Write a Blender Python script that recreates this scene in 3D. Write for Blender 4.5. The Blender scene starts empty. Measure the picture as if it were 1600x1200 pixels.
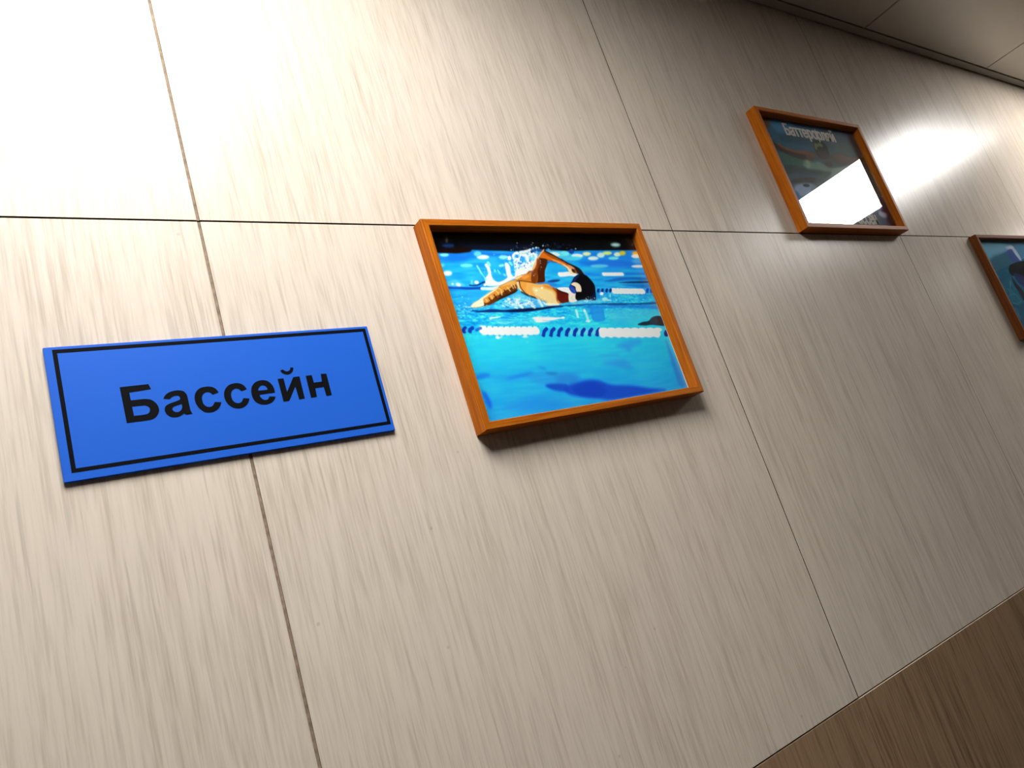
import bpy, bmesh, math, random
import numpy as np
from mathutils import Matrix, Vector

# ------------------------------------------------------------------ camera, light, exposure
scene = bpy.context.scene
COL = scene.collection
cam_data = bpy.data.cameras.new('camera')
cam_data.sensor_width = 36.0
cam_data.lens = 26.036
cam_data.clip_start = 0.01
cam = bpy.data.objects.new('camera', cam_data)
COL.objects.link(cam)
RIGHT = Vector((0.8045, -0.5157, -0.2947))
DOWN = Vector((-0.1068, 0.3624, -0.9259))
FWD = Vector((0.5843, 0.7763, 0.2365))
m = Matrix.Identity(4)
for i in range(3):
    m[i][0], m[i][1], m[i][2] = RIGHT[i], -DOWN[i], -FWD[i]
m.translation = Vector((-0.1688, -0.5782, 1.8 - 0.3572))
cam.matrix_world = m
scene.camera = cam

world = bpy.data.worlds.new('world')
scene.world = world
world.use_nodes = True
world.node_tree.nodes['Background'].inputs[0].default_value = (0.8, 0.8, 0.8, 1)
world.node_tree.nodes['Background'].inputs[1].default_value = 0.0

vs = scene.view_settings
scene.display_settings.display_device = 'sRGB'
vs.view_transform = 'Standard'
vs.look = 'None'
vs.gamma = 1.0
vs.use_curve_mapping = False
vs.exposure = 0.0
PANEL_STRENGTH = 21.0

# ------------------------------------------------------------------ helpers
def lin(c):
    c = np.asarray(c, float) / 255.0
    return np.where(c <= 0.04045, c / 12.92, ((c + 0.055) / 1.055) ** 2.4)

def link_obj(name, mesh, mat=None, parent=None, loc=(0, 0, 0)):
    o = bpy.data.objects.new(name, mesh)
    COL.objects.link(o)
    o.location = loc
    if parent:
        o.parent = parent
    if mat is not None and not mesh.materials:
        mesh.materials.append(mat)
    return o

def empty(name, loc, label, cat, group=None):
    o = bpy.data.objects.new(name, None)
    o.empty_display_size = 0.05
    COL.objects.link(o)
    o.location = loc
    o['label'] = label
    o['category'] = cat
    if group:
        o['group'] = group
    return o

def structure(o):
    o['kind'] = 'structure'
    return o

def mesh_from(verts, faces, name='mesh', smooth=False):
    me = bpy.data.meshes.new(name)
    me.from_pydata(verts, [], faces)
    me.update()
    if smooth:
        for p in me.polygons:
            p.use_smooth = True
    return me

def box_mesh(x0, x1, y0, y1, z0, z1, bevel=0.0, seg=1, name='box'):
    bm = bmesh.new()
    v = [bm.verts.new(p) for p in ((x0, y0, z0), (x1, y0, z0), (x1, y1, z0), (x0, y1, z0),
                                   (x0, y0, z1), (x1, y0, z1), (x1, y1, z1), (x0, y1, z1))]
    for f in ((0, 3, 2, 1), (4, 5, 6, 7), (0, 1, 5, 4), (1, 2, 6, 5), (2, 3, 7, 6), (3, 0, 4, 7)):
        bm.faces.new([v[i] for i in f])
    if bevel:
        bmesh.ops.bevel(bm, geom=bm.edges[:], offset=bevel, segments=seg, affect='EDGES')
    bmesh.ops.recalc_face_normals(bm, faces=bm.faces[:])
    me = bpy.data.meshes.new(name)
    bm.to_mesh(me)
    bm.free()
    return me

class NT:
    """small node tree writer"""
    def __init__(self, name):
        self.mat = bpy.data.materials.new(name)
        self.mat.use_nodes = True
        self.t = self.mat.node_tree
        self.t.nodes.clear()
        self.out = self.t.nodes.new('ShaderNodeOutputMaterial')
    def n(self, typ, props=None, **ins):
        nd = self.t.nodes.new(typ)
        for k, v in (props or {}).items():
            setattr(nd, k, v)
        for k, v in ins.items():
            self.set(nd, k, v)
        return nd
    def set(self, nd, k, v):
        key = int(k[1:]) if k[0] == 'i' and k[1:].isdigit() else k.replace('_', ' ')
        s = nd.inputs[key]
        if isinstance(v, bpy.types.NodeSocket):
            self.t.links.new(v, s)
        elif isinstance(v, bpy.types.Node):
            self.t.links.new(v.outputs[0], s)
        else:
            s.default_value = v
    def math(self, op, a, b=None, clamp=False):
        nd = self.n('ShaderNodeMath', {'operation': op, 'use_clamp': clamp}, i0=a)
        if b is not None:
            self.set(nd, 'i1', b)
        return nd
    def mix(self, fac, a, b, blend='MIX'):
        nd = self.t.nodes.new('ShaderNodeMix')
        nd.data_type = 'RGBA'
        nd.blend_type = blend
        for idx, v in ((0, fac), (6, a), (7, b)):
            s = nd.inputs[idx]
            if isinstance(v, bpy.types.NodeSocket):
                self.t.links.new(v, s)
            elif isinstance(v, bpy.types.Node):
                self.t.links.new(v.outputs[0], s)
            else:
                s.default_value = v if idx == 0 else (*v, 1) if len(v) == 3 else v
        return nd.outputs[2]
    def ramp(self, fac, stops):
        nd = self.n('ShaderNodeValToRGB', None, Fac=fac)
        cr = nd.color_ramp
        while len(cr.elements) < len(stops):
            cr.elements.new(0.5)
        for e, (p, c) in zip(cr.elements, stops):
            e.position = p
            e.color = (*c, 1) if len(c) == 3 else (c[0], c[0], c[0], 1)
        return nd.outputs[0]
    def principled(self, **k):
        b = self.n('ShaderNodeBsdfPrincipled', None, **k)
        self.t.links.new(b.outputs[0], self.out.inputs[0])
        return b

def tile_material(name, light, dark, rough, streak):
    t = NT(name)
    co = t.n('ShaderNodeTexCoord')
    info = t.n('ShaderNodeObjectInfo')
    off = t.n('ShaderNodeVectorMath', {'operation': 'SCALE'}, i0=(31.0, 17.0, 53.0))
    t.set(off, 'Scale', info.outputs['Random'])
    vec = t.n('ShaderNodeVectorMath', {'operation': 'ADD'}, i0=co.outputs['Object'], i1=off)
    def grain(sx, sz, detail, dist=0.0):
        mp = t.n('ShaderNodeMapping', None, Vector=vec.outputs[0], Scale=(sx, 1.0, sz))
        return t.n('ShaderNodeTexNoise', None, Vector=mp.outputs[0], Scale=1.0, Detail=detail, Roughness=0.6, Distortion=dist).outputs[0]
    fine = grain(520, 20, 3.0)
    mid = grain(190, 9.0, 3.0)
    broad = grain(48, 2.2, 2.0)
    mott = grain(5, 4, 2.0)
    a = t.math('MULTIPLY', fine, 0.50)
    b = t.math('MULTIPLY', mid, 0.42)
    c = t.math('MULTIPLY', broad, 0.25)
    s = t.math('ADD', t.math('ADD', a, b), c)
    s = t.math('ADD', s, t.math('MULTIPLY', mott, 0.12))
    g = t.ramp(s, [(0.50, dark), (0.59, tuple(0.42 * np.array(dark) + 0.58 * np.array(light))), (0.68, light), (0.80, tuple(np.minimum(1, np.array(light) * 1.05)))])
    # sparse darker hairline dashes
    hair = grain(260, 13, 1.0)
    hm = t.ramp(hair, [(0.62, (0, 0, 0)), (0.72, (1, 1, 1))])
    g = t.mix(t.math('MULTIPLY', hm, streak), g, tuple(np.array(dark) * 0.72))
    # tiny specks of dirt
    sp = t.n('ShaderNodeTexVoronoi', {'feature': 'F1'}, Vector=vec.outputs[0], Scale=17.0)
    spm = t.ramp(sp.outputs['Distance'], [(0.0, (1, 1, 1)), (0.022, (0.9, 0.9, 0.9)), (0.032, (0, 0, 0))])
    g = t.mix(t.math('MULTIPLY', spm, 0.35), g, tuple(np.array(dark) * 0.5))
    bump = t.n('ShaderNodeBump', None, Strength=0.10, Distance=0.0004, Height=mid)
    b = t.principled(Base_Color=g, Roughness=rough, Normal=bump.outputs[0])
    b.inputs['Specular IOR Level'].default_value = 0.21
    return t.mat

def plain(name, col, rough, spec=0.5, noise=0.0, scale=40.0, metallic=0.0):
    t = NT(name)
    c = (*col, 1)
    if noise:
        co = t.n('ShaderNodeTexCoord')
        nz = t.n('ShaderNodeTexNoise', None, Vector=co.outputs['Object'], Scale=scale, Detail=4.0)
        c = t.ramp(nz.outputs[0], [(0.3, tuple(np.array(col) * (1 - noise))), (0.7, tuple(np.minimum(1, np.array(col) * (1 + noise))))])
    b = t.principled(Base_Color=c, Roughness=rough, Metallic=metallic)
    b.inputs['Specular IOR Level'].default_value = spec
    return t.mat

def wood_material(name, light, dark, rough=0.45):
    t = NT(name)
    co = t.n('ShaderNodeTexCoord')
    info = t.n('ShaderNodeObjectInfo')
    off = t.n('ShaderNodeVectorMath', {'operation': 'SCALE'}, i0=(13.0, 7.0, 5.0))
    t.set(off, 'Scale', info.outputs['Random'])
    vec = t.n('ShaderNodeVectorMath', {'operation': 'ADD'}, i0=co.outputs['Object'], i1=off)
    def gr(sx, s, d, dist=0.0):
        mp = t.n('ShaderNodeMapping', None, Vector=vec.outputs[0], Scale=(sx, s, s))
        return t.n('ShaderNodeTexNoise', None, Vector=mp.outputs[0], Scale=1.0, Detail=d, Roughness=0.6, Distortion=dist).outputs[0]
    g = t.math('ADD', t.math('MULTIPLY', gr(9, 260, 3, 0.3), 0.6), t.math('MULTIPLY', gr(22, 900, 2), 0.4))
    c = t.ramp(g, [(0.36, dark), (0.52, tuple(0.5 * (np.array(light) + np.array(dark)))), (0.66, light)])
    pores = t.ramp(gr(60, 1400, 1), [(0.64, (0, 0, 0)), (0.74, (1, 1, 1))])
    c = t.mix(t.math('MULTIPLY', pores, 0.45), c, tuple(np.array(dark) * 0.5))
    bump = t.n('ShaderNodeBump', None, Strength=0.12, Distance=0.0002, Height=g)
    b = t.principled(Base_Color=c, Roughness=rough, Normal=bump.outputs[0])
    b.inputs['Specular IOR Level'].default_value = 0.09
    return t.mat

def glass_material(name):
    t = NT(name)
    lw = t.n('ShaderNodeLayerWeight', None, Blend=0.5)
    f = t.math('POWER', lw.outputs['Facing'], 5.0)
    f = t.math('ADD', t.math('MULTIPLY', f, 0.95), 0.022)
    tr = t.n('ShaderNodeBsdfTransparent', None, Color=(0.985, 0.992, 0.988, 1))
    gl = t.n('ShaderNodeBsdfGlossy', None, Color=(1, 1, 1, 1), Roughness=0.0)
    mx = t.n('ShaderNodeMixShader', None, i0=f, i1=tr, i2=gl)
    t.t.links.new(mx.outputs[0], t.out.inputs[0])
    return t.mat

def print_material(name, rough=0.45):
    t = NT(name)
    at = t.n('ShaderNodeVertexColor', {'layer_name': 'ink'})
    b = t.principled(Base_Color=at.outputs[0], Roughness=rough)
    b.inputs['Specular IOR Level'].default_value = 0.04
    return t.mat

def emission_material(name, col, strength):
    t = NT(name)
    e = t.n('ShaderNodeEmission', None, Color=(*col, 1), Strength=strength)
    t.t.links.new(e.outputs[0], t.out.inputs[0])
    return t.mat

M_TILE = tile_material('beige_tile', (0.645, 0.56, 0.467), (0.49, 0.41, 0.325), 0.285, 0.32)
M_BROWN = tile_material('brown_tile', (0.30, 0.195, 0.112), (0.160, 0.096, 0.050), 0.32, 0.4)
M_BODY = plain('tile_body', (0.62, 0.50, 0.38), 0.6)
M_GROUT = plain('dark_grout', (0.07, 0.048, 0.030), 0.9, 0.1, 0.35, 160)
M_GROUT_FILL = plain('brown_grout', (0.27, 0.20, 0.14), 0.9, 0.2, 0.35, 160)
M_WOOD = wood_material('orange_wood', (0.53, 0.155, 0.008), (0.28, 0.062, 0.003))
M_WOOD_DARK = wood_material('dark_wood', (0.22, 0.068, 0.014), (0.11, 0.030, 0.005))
M_GLASS = glass_material('pane_glass')
M_PRINT = print_material('print_ink')
M_CARD = plain('white_card', (0.80, 0.79, 0.76), 0.7)
M_BOARD = plain('hardboard', (0.16, 0.09, 0.04), 0.8, 0.2, 0.2, 90)
M_BLUE = plain('blue_plastic', (0.013, 0.108, 0.56), 0.45, 0.15, 0.015, 20)
M_BLACK = plain('black_vinyl', (0.002, 0.002, 0.003), 0.6, 0.06)
M_CEIL = plain('ceiling_enamel', (0.46, 0.42, 0.36), 0.33, 0.5, 0.02, 12)
M_TRIM = plain('trim_enamel', (0.36, 0.33, 0.28), 0.5)
M_DARK = plain('ceiling_void', (0.03, 0.025, 0.02), 0.9, 0.1)
M_LIGHTFRAME = plain('white_enamel', (0.8, 0.8, 0.8), 0.4)
M_EMIT = emission_material('lit_diffuser', (1.0, 0.98, 0.95), PANEL_STRENGTH)
M_EMIT_STRONG = emission_material('stronger_lit_diffuser', (1.0, 0.99, 0.97), PANEL_STRENGTH * 1.03)  # slightly stronger diffuser, tuned to brighten the left of the wall
M_FLOOR = plain('floor_stoneware', (0.05, 0.038, 0.028), 0.4, 0.5, 0.2, 6)
M_PAINT = plain('painted_plaster', (0.11, 0.092, 0.075), 0.8, 0.3, 0.04, 8)
M_TITLE = plain('white_ink', (0.74, 0.68, 0.62), 0.6, 0.25)

# ------------------------------------------------------------------ room
ZM = 1.8                      # height of the horizontal joint
ZC = ZM + 0.4878              # ceiling
ZB = ZM - 0.6041              # joint between beige and brown tiles
WIDTH = 2.195
XL, XR = -3.0, 5.4

wall = structure(link_obj('wall_back', box_mesh(XL, XR, 0.0020, 0.14, 0.0, ZC + 0.10), M_GROUT))
structure(link_obj('wall_front', box_mesh(XL, XR, -WIDTH - 0.12, -WIDTH, 0.0, ZC + 0.10), M_PAINT))
structure(link_obj('wall_left', box_mesh(XL - 0.12, XL, -WIDTH, 0.0, 0.0, ZC + 0.10), M_PAINT))
structure(link_obj('wall_right', box_mesh(XR, XR + 0.12, -WIDTH, 0.0, 0.0, ZC + 0.10), M_PAINT))
structure(link_obj('floor', box_mesh(XL, XR, -WIDTH - 0.12, 0.14, -0.1, 0.0), M_FLOOR))
ceil = structure(link_obj('ceiling', box_mesh(XL, XR, -WIDTH, 0.0, ZC + 0.012, ZC + 0.10), M_DARK))

# wall tiles: columns 0.6 wide, each joint with its own width and small set errors
XS = [-1.8, -1.2, -0.6, 0.0, 0.6, 1.2, 1.8, 2.4, 3.0]
JW = {0.0: 0.0026, 0.6: 0.0017, 1.2: 0.0011, 1.8: 0.0008}
ROWS = [(ZM, ZC + 0.010), (ZB, ZM), (ZB - 0.6, ZB), (0.0, ZB - 0.6)]
SHIFT = {(0.6, ZM): -0.0028, (1.2, ZB): 0.003, (1.2, ZC + 0.010): 0.001}
ZSHIFT = {}

def tile_mesh(x0, x1, z0, z1, front, edge_mat):
    """slab of four given corners with a chamfered face; local origin at its centre"""
    cx, cz = 0.5 * (x0 + x1), 0.5 * (z0 + z1)
    def corner(x, z, inset):
        h = (0.0005 if z1 <= ZB else JW.get(x, 0.0015)) * 0.5
        sx = SHIFT.get((x, z), 0.0)
        sgn = 1 if x < cx else -1
        sgz = 1 if z < cz else -1
        jz = 0.00075 if z < ZC else 0.0
        return (x + sx + sgn * (h + inset) - cx, z + sgz * (jz + inset) - cz)
    cs = [(x0, z0), (x1, z0), (x1, z1), (x0, z1)]
    vs_, fs, mi = [], [], []
    ch = 0.0002
    for inset, y in ((0.0, 0.0020), (0.0, front + ch), (ch, front)):
        for x, z in cs:
            px, pz = corner(x, z, inset)
            vs_.append((px, y, pz))
    for k in range(4):
        l = (k + 1) % 4
        fs.append((k, l, 4 + l, 4 + k)); mi.append(1 if k == 2 and edge_mat else 2)
        fs.append((4 + k, 4 + l, 8 + l, 8 + k)); mi.append(1 if edge_mat and k == 2 else 0)
    fs.append((8, 9, 10, 11)); mi.append(0)
    fs.append((3, 2, 1, 0)); mi.append(1)
    me = mesh_from(vs_, fs, 'tile')
    for p, i in zip(me.polygons, mi):
        p.material_index = i
    return me, (cx, 0.0, cz)

for ri, (z0, z1) in enumerate(ROWS):
    for x0, x1 in zip(XS[:-1], XS[1:]):
        brown = ri >= 2
        front = -0.0008 if (brown and x0 >= 0.59) else (-0.0001 if brown else 0.0)
        me, loc = tile_mesh(x0, x1, z0, z1, front, front < -0.0005)
        me.materials.append(M_BROWN if brown else M_TILE)
        me.materials.append(M_BODY)
        me.materials.append(M_BROWN if brown else M_GROUT)
        link_obj('tile', me, None, wall, loc)

# the joint behind the sign is filled almost flush with lighter grout
for z0, z1 in ((ZB + 0.0008, ZM - 0.0008), (ZM + 0.0008, ZC + 0.010)):
    link_obj('grout_strip', box_mesh(-0.0012, 0.0012, 0.0008, 0.0019, z0, z1), M_GROUT_FILL, wall)

# ceiling: edge trim along the wall and metal cassettes, light panels in every fourth bay
trim = structure(link_obj('trim_1', box_mesh(XL, XR, -0.0185, -0.0022, ZC, ZC + 0.011, 0.0006), M_TRIM))
trim2 = structure(link_obj('trim_2', box_mesh(XL, XR, -WIDTH + 0.0016, -WIDTH + 0.0185, ZC, ZC + 0.011, 0.0008), M_TRIM))
PX = 0.595
GX = [1.424 + PX * k for k in range(-7, 7)]
GY = [-0.0195, -0.205, -0.800, -1.395, -1.990, -WIDTH + 0.0195]
LIGHT_COLS = (-4, 1, 5)       # index of bay from the joint at 1.424
light_bays = []
for i, (x0, x1) in enumerate(zip(GX[:-1], GX[1:])):
    k = i - 7
    for j, (y1, y0) in enumerate(zip(GY[:-1], GY[1:])):
        if k in (-7, -3, 1, 5) and j == 1:
            light_bays.append((k, x0, x1, y0, y1))
            continue
        me = box_mesh(-(x1 - x0) / 2 + 0.0019, (x1 - x0) / 2 - 0.0019, -(y1 - y0) / 2 + 0.0019, (y1 - y0) / 2 - 0.0019, 0, 0.009, 0.0012, name='cassette')
        link_obj('panel', me, M_CEIL, ceil, ((x0 + x1) / 2, (y0 + y1) / 2, ZC))

LIGHT_LABELS = {
    -7: 'flush square ceiling light at the far left end of the corridor',
    -3: 'flush square ceiling light above the blue sign',
    1: 'flush square ceiling light mirrored in the glass of the upper picture',
    5: 'flush square ceiling light at the far right end of the corridor',
}
for k, x0, x1, y0, y1 in light_bays:
    cx, cy = (x0 + x1) / 2, (y0 + y1) / 2
    h = PX / 2 - 0.0015
    w = 0.026
    root = empty('ceiling_light', (cx, cy, ZC), LIGHT_LABELS[k], 'ceiling light', 'ceiling lights along the corridor')
    fr = []
    vs_ = []
    for s, z in ((h, 0.011), (h, 0.0), (h - w, 0.0), (h - w, 0.006)):
        vs_ += [(-s, -s, z), (s, -s, z), (s, s, z), (-s, s, z)]
    for a in range(3):
        for q in range(4):
            r = (q + 1) % 4
            fr.append((4 * a + q, 4 * a + r, 4 * a + 4 + r, 4 * a + 4 + q))
    link_obj('frame', mesh_from(vs_, fr, 'light_frame'), M_LIGHTFRAME, root)
    d = h - w
    link_obj('diffuser', box_mesh(-d, d, -d, d, 0.0025, 0.0055, name='diffuser'), M_EMIT_STRONG if k == -3 else M_EMIT, root)

# ------------------------------------------------------------------ print painting (flat artwork, coordinates in mm from the lower left of the frame)
def spline(pts, closed=True, n=6):
    p = np.asarray(pts, float)
    N = len(p)
    out = []
    for i in range(N if closed else N - 1):
        if closed:
            a, b, c, d = p[(i - 1) % N], p[i], p[(i + 1) % N], p[(i + 2) % N]
        else:
            a, b, c, d = p[max(i - 1, 0)], p[i], p[i + 1], p[min(i + 2, N - 1)]
        for t in np.arange(n) / n:
            out.append(0.5 * (2 * b + (c - a) * t + (2 * a - 5 * b + 4 * c - d) * t * t + (3 * b - a - 3 * c + d) * t ** 3))
    if not closed:
        out.append(p[-1])
    return np.array(out)

class Canvas:
    def __init__(self, x0, x1, z0, z1, nx, nz):
        self.xs = np.linspace(x0, x1, nx)
        self.zs = np.linspace(z0, z1, nz)
        self.X, self.Z = np.meshgrid(self.xs, self.zs)
        self.c = np.zeros((nz, nx, 3))
    def window(self, lo, hi):
        i0, i1 = np.searchsorted(self.xs, (lo[0], hi[0]))
        j0, j1 = np.searchsorted(self.zs, (lo[1], hi[1]))
        return slice(j0, j1), slice(i0, i1)
    def blend(self, w, cov, col):
        self.c[w] += (np.asarray(col, float) - self.c[w]) * cov[..., None]
    @staticmethod
    def seg_dist(X, Z, p, q):
        d = q - p
        L = max(d @ d, 1e-9)
        t = np.clip(((X - p[0]) * d[0] + (Z - p[1]) * d[1]) / L, 0, 1)
        return (X - p[0] - t * d[0]) ** 2 + (Z - p[1] - t * d[1]) ** 2
    @staticmethod
    def soft(sd, b):
        u = np.clip(0.5 - sd / (2 * b), 0, 1)
        return u * u * (3 - 2 * u)
    def poly(self, col, b, pts, alpha=1.0, smooth=True):
        p = spline(pts, True, 4) if smooth else np.asarray(pts, float)
        w = self.window(p.min(0) - b, p.max(0) + b)
        X, Z = self.X[w], self.Z[w]
        if X.size == 0:
            return
        D = np.full(X.shape, 1e9)
        ins = np.zeros(X.shape, bool)
        for a, q in zip(p, np.roll(p, -1, 0)):
            D = np.minimum(D, self.seg_dist(X, Z, a, q))
            cr = (a[1] > Z) != (q[1] > Z)
            if a[1] != q[1]:
                ins ^= cr & (X < (q[0] - a[0]) * (Z - a[1]) / (q[1] - a[1]) + a[0])
        sd = np.sqrt(D) * np.where(ins, -1, 1)
        self.blend(w, self.soft(sd, b) * alpha, col)
    def stroke(self, col, width, b, pts, alpha=1.0):
        p = spline(pts, False, 5) if len(pts) > 2 else np.asarray(pts, float)
        r = width / 2
        w = self.window(p.min(0) - b - r, p.max(0) + b + r)
        X, Z = self.X[w], self.Z[w]
        if X.size == 0:
            return
        D = np.full(X.shape, 1e9)
        for a, q in zip(p[:-1], p[1:]):
            D = np.minimum(D, self.seg_dist(X, Z, a, q))
        self.blend(w, self.soft(np.sqrt(D) - r, b) * alpha, col)
    def run(self, shapes):
        for s in shapes:
            if s[0] == 'P':
                self.poly(s[1], s[2], np.reshape(s[3], (-1, 2)) / 10.0, s[4], bool(s[5]))
            else:
                self.stroke(s[1], s[2], s[3], np.reshape(s[4], (-1, 2)) / 10.0, s[5])

def vnoise(X, Z, sx, sz, seed):
    rng = np.random.default_rng(seed)
    g = rng.random((257, 257))
    u, v = X / sx + 40, Z / sz + 40
    i, j = np.floor(u).astype(int), np.floor(v).astype(int)
    fu, fv = u - i, v - j
    fu, fv = fu * fu * (3 - 2 * fu), fv * fv * (3 - 2 * fv)
    i %= 256
    j %= 256
    return (g[j, i] * (1 - fu) + g[j, i + 1] * fu) * (1 - fv) + (g[j + 1, i] * (1 - fu) + g[j + 1, i + 1] * fu) * fv

def gradient(cv, stops):
    z = [s[0] for s in stops]
    for k in range(3):
        cv.c[..., k] = np.interp(cv.Z, z, [s[1][k] for s in stops])

def grid_print(cv, gain, parent, skew, yf, lit=1.0):
    """paper sheet: fine grid whose vertices carry the ink colour; skew moves the right edge"""
    nz, nx = cv.X.shape
    X = cv.X / 1000.0
    Z = cv.Z / 1000.0
    x0, x1 = X[0, 0], X[0, -1]
    z0, z1 = Z[0, 0], Z[-1, 0]
    Xs = x0 + (X - x0) * (1 + (skew[0] + (skew[1] - skew[0]) * (Z - z0) / (z1 - z0)) / (x1 - x0))
    co = np.stack([Xs, np.full_like(X, yf), Z], -1).reshape(-1, 3)
    idx = np.arange(nz * nx).reshape(nz, nx)
    q = np.stack([idx[:-1, :-1], idx[:-1, 1:], idx[1:, 1:], idx[1:, :-1]], -1).reshape(-1, 4)
    ring = np.concatenate([idx[0, :-1], idx[:-1, -1], idx[-1, :0:-1], idx[:0:-1, 0]])
    base = nz * nx
    back = co[ring].copy()
    back[:, 1] += 0.0004
    rn = len(ring)
    k = np.arange(rn)
    side = np.stack([ring, base + k, base + (k + 1) % rn, np.roll(ring, -1)], -1)
    co = np.vstack([co, back])
    faces = np.vstack([q, side])
    me = bpy.data.meshes.new('print')
    me.vertices.add(len(co))
    me.vertices.foreach_set('co', co.ravel())
    me.loops.add(faces.size)
    me.loops.foreach_set('vertex_index', faces.ravel().astype(np.int32))
    me.polygons.add(len(faces))
    me.polygons.foreach_set('loop_start', (np.arange(len(faces)) * 4).astype(np.int32))
    me.update(calc_edges=True)
    col = np.ones((len(co), 4))
    ink = np.clip(lin(np.clip(cv.c, 0, 255)) * gain, 0, 0.95)
    col[:base, :3] = ink.reshape(-1, 3)
    col[base:, :3] = 0.8
    at = me.color_attributes.new('ink', 'FLOAT_COLOR', 'POINT')
    at.data.foreach_set('color', col.ravel().astype(np.float32))
    me.validate()
    return link_obj('print', me, M_PRINT, parent)

# ------------------------------------------------------------------ picture frames
def rail_mesh(L, w, d, bev):
    """mitred moulding along local X; w from the outside inward (+Z), d from the wall outward (-Y)"""
    prof = [(0, 0), (0, d - bev), (bev, d), (w - bev, d), (w, d - bev), (w, 0.0)]
    vs_ = []
    for s in (-1, 1):
        for a, b in prof:
            vs_.append((s * (L / 2 - a), -b, a))
    n = len(prof)
    fs = [(i, (i + 1) % n, n + (i + 1) % n, n + i) for i in range(n)]
    fs += [tuple(range(n - 1, -1, -1)), tuple(range(n, 2 * n))]
    bm = bmesh.new()
    bv = [bm.verts.new(v) for v in vs_]
    for f in fs:
        bm.faces.new([bv[i] for i in f])
    bmesh.ops.recalc_face_normals(bm, faces=bm.faces[:])
    me = bpy.data.meshes.new('rail')
    bm.to_mesh(me)
    bm.free()
    return me

def make_frame(x0, x1, z0, z1, depth, roll, label, wood, rail_w=0.008):
    """framed picture hung on the wall; local origin bottom centre, +X right, +Z up, -Y into the room"""
    W, H = x1 - x0, z1 - z0
    root = empty('framed_picture', ((x0 + x1) / 2, -0.0006, ZM + z0), label, 'picture', 'framed pictures on the tiled wall')
    root.rotation_euler = (0, math.radians(roll), 0)
    d = depth - 0.0006
    hor = rail_mesh(W, rail_w, d, 0.0008)
    ver = rail_mesh(H, rail_w, d, 0.0008)
    for me, loc, ry in ((hor, (0, 0, 0), 0), (hor, (0, 0, H), math.pi), (ver, (-W / 2, 0, H / 2), math.pi / 2), (ver, (W / 2, 0, H / 2), -math.pi / 2)):
        o = link_obj('rail', me, wood, root, loc)
        o.rotation_euler = (0, ry, 0)
    ix, iz0, iz1 = W / 2 - rail_w - 0.0001, rail_w + 0.0001, H - rail_w - 0.0001
    link_obj('backing_board', box_mesh(-ix, ix, -0.0026, -0.0004, iz0, iz1), M_BOARD, root)
    c = link_obj('mount_card', box_mesh(-ix, ix, -0.0044, -0.0027, iz0, iz1), M_CARD, root)
    c['label'] = 'white card showing as a thin line beside the print'
    link_obj('glass_pane', box_mesh(-ix, ix, -0.0072, -0.0054, iz0, iz1), M_GLASS, root)
    return root, W, H, ix, iz0, iz1

def text_width(body, size):
    cu = bpy.data.curves.new('measure', 'FONT')
    cu.body = body
    cu.size = size
    ob = bpy.data.objects.new('measure', cu)
    COL.objects.link(ob)
    bpy.context.view_layer.update()
    w = max(c[0] for c in ob.bound_box)
    bpy.data.objects.remove(ob)
    return w

def text_meshes(body, size, xs, offset):
    cu = bpy.data.curves.new('title', 'FONT')
    cu.body = body
    cu.size = size
    cu.extrude = 0.00006
    cu.resolution_u = 4
    cu.space_character = 1.0
    ob = bpy.data.objects.new('tmp', cu)
    COL.objects.link(ob)
    dg = bpy.context.evaluated_depsgraph_get()
    me = bpy.data.meshes.new_from_object(ob.evaluated_get(dg))
    bpy.data.objects.remove(ob)
    co = np.zeros(len(me.vertices) * 3)
    me.vertices.foreach_get('co', co)
    co = co.reshape(-1, 3)
    co[:, 0] -= co[:, 0].min()
    co[:, 0] *= (xs - offset) / co[:, 0].max()
    co = np.stack([co[:, 0], -co[:, 2], co[:, 1]], -1)
    faces = [list(p.vertices) for p in me.polygons]
    bpy.data.meshes.remove(me)
    n = len(co)
    # heavier strokes: copies set side by side, each a hair proud of the last
    sh = [(0, 0), (0.5, 0), (1, 0), (0, 0.35), (0.5, 0.35), (1, 0.35)]
    allv = np.vstack([co + np.array([offset * a, -0.00001 * k, offset * b]) for k, (a, b) in enumerate(sh)])
    allf = [[v + n * k for v in f] for k in range(len(sh)) for f in faces]
    if 'оо' in body:
        # the letter between: two bowls joined by a tall stem
        i = body.index('оо')
        u = (text_width(body[:i], size) + text_width(body[:i + 2], size)) / 2 / text_width(body, size) * xs + 0.0004
        hw, b0 = 0.0017, len(allv)
        allv = np.vstack([allv, [(u - hw, -0.00015, -0.17 * size), (u + hw, -0.00015, -0.17 * size), (u + hw, -0.00015, 0.66 * size), (u - hw, -0.00015, 0.66 * size)]])
        allf.append([b0, b0 + 1, b0 + 2, b0 + 3])
    return mesh_from(allv.tolist(), allf, 'title')

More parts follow.
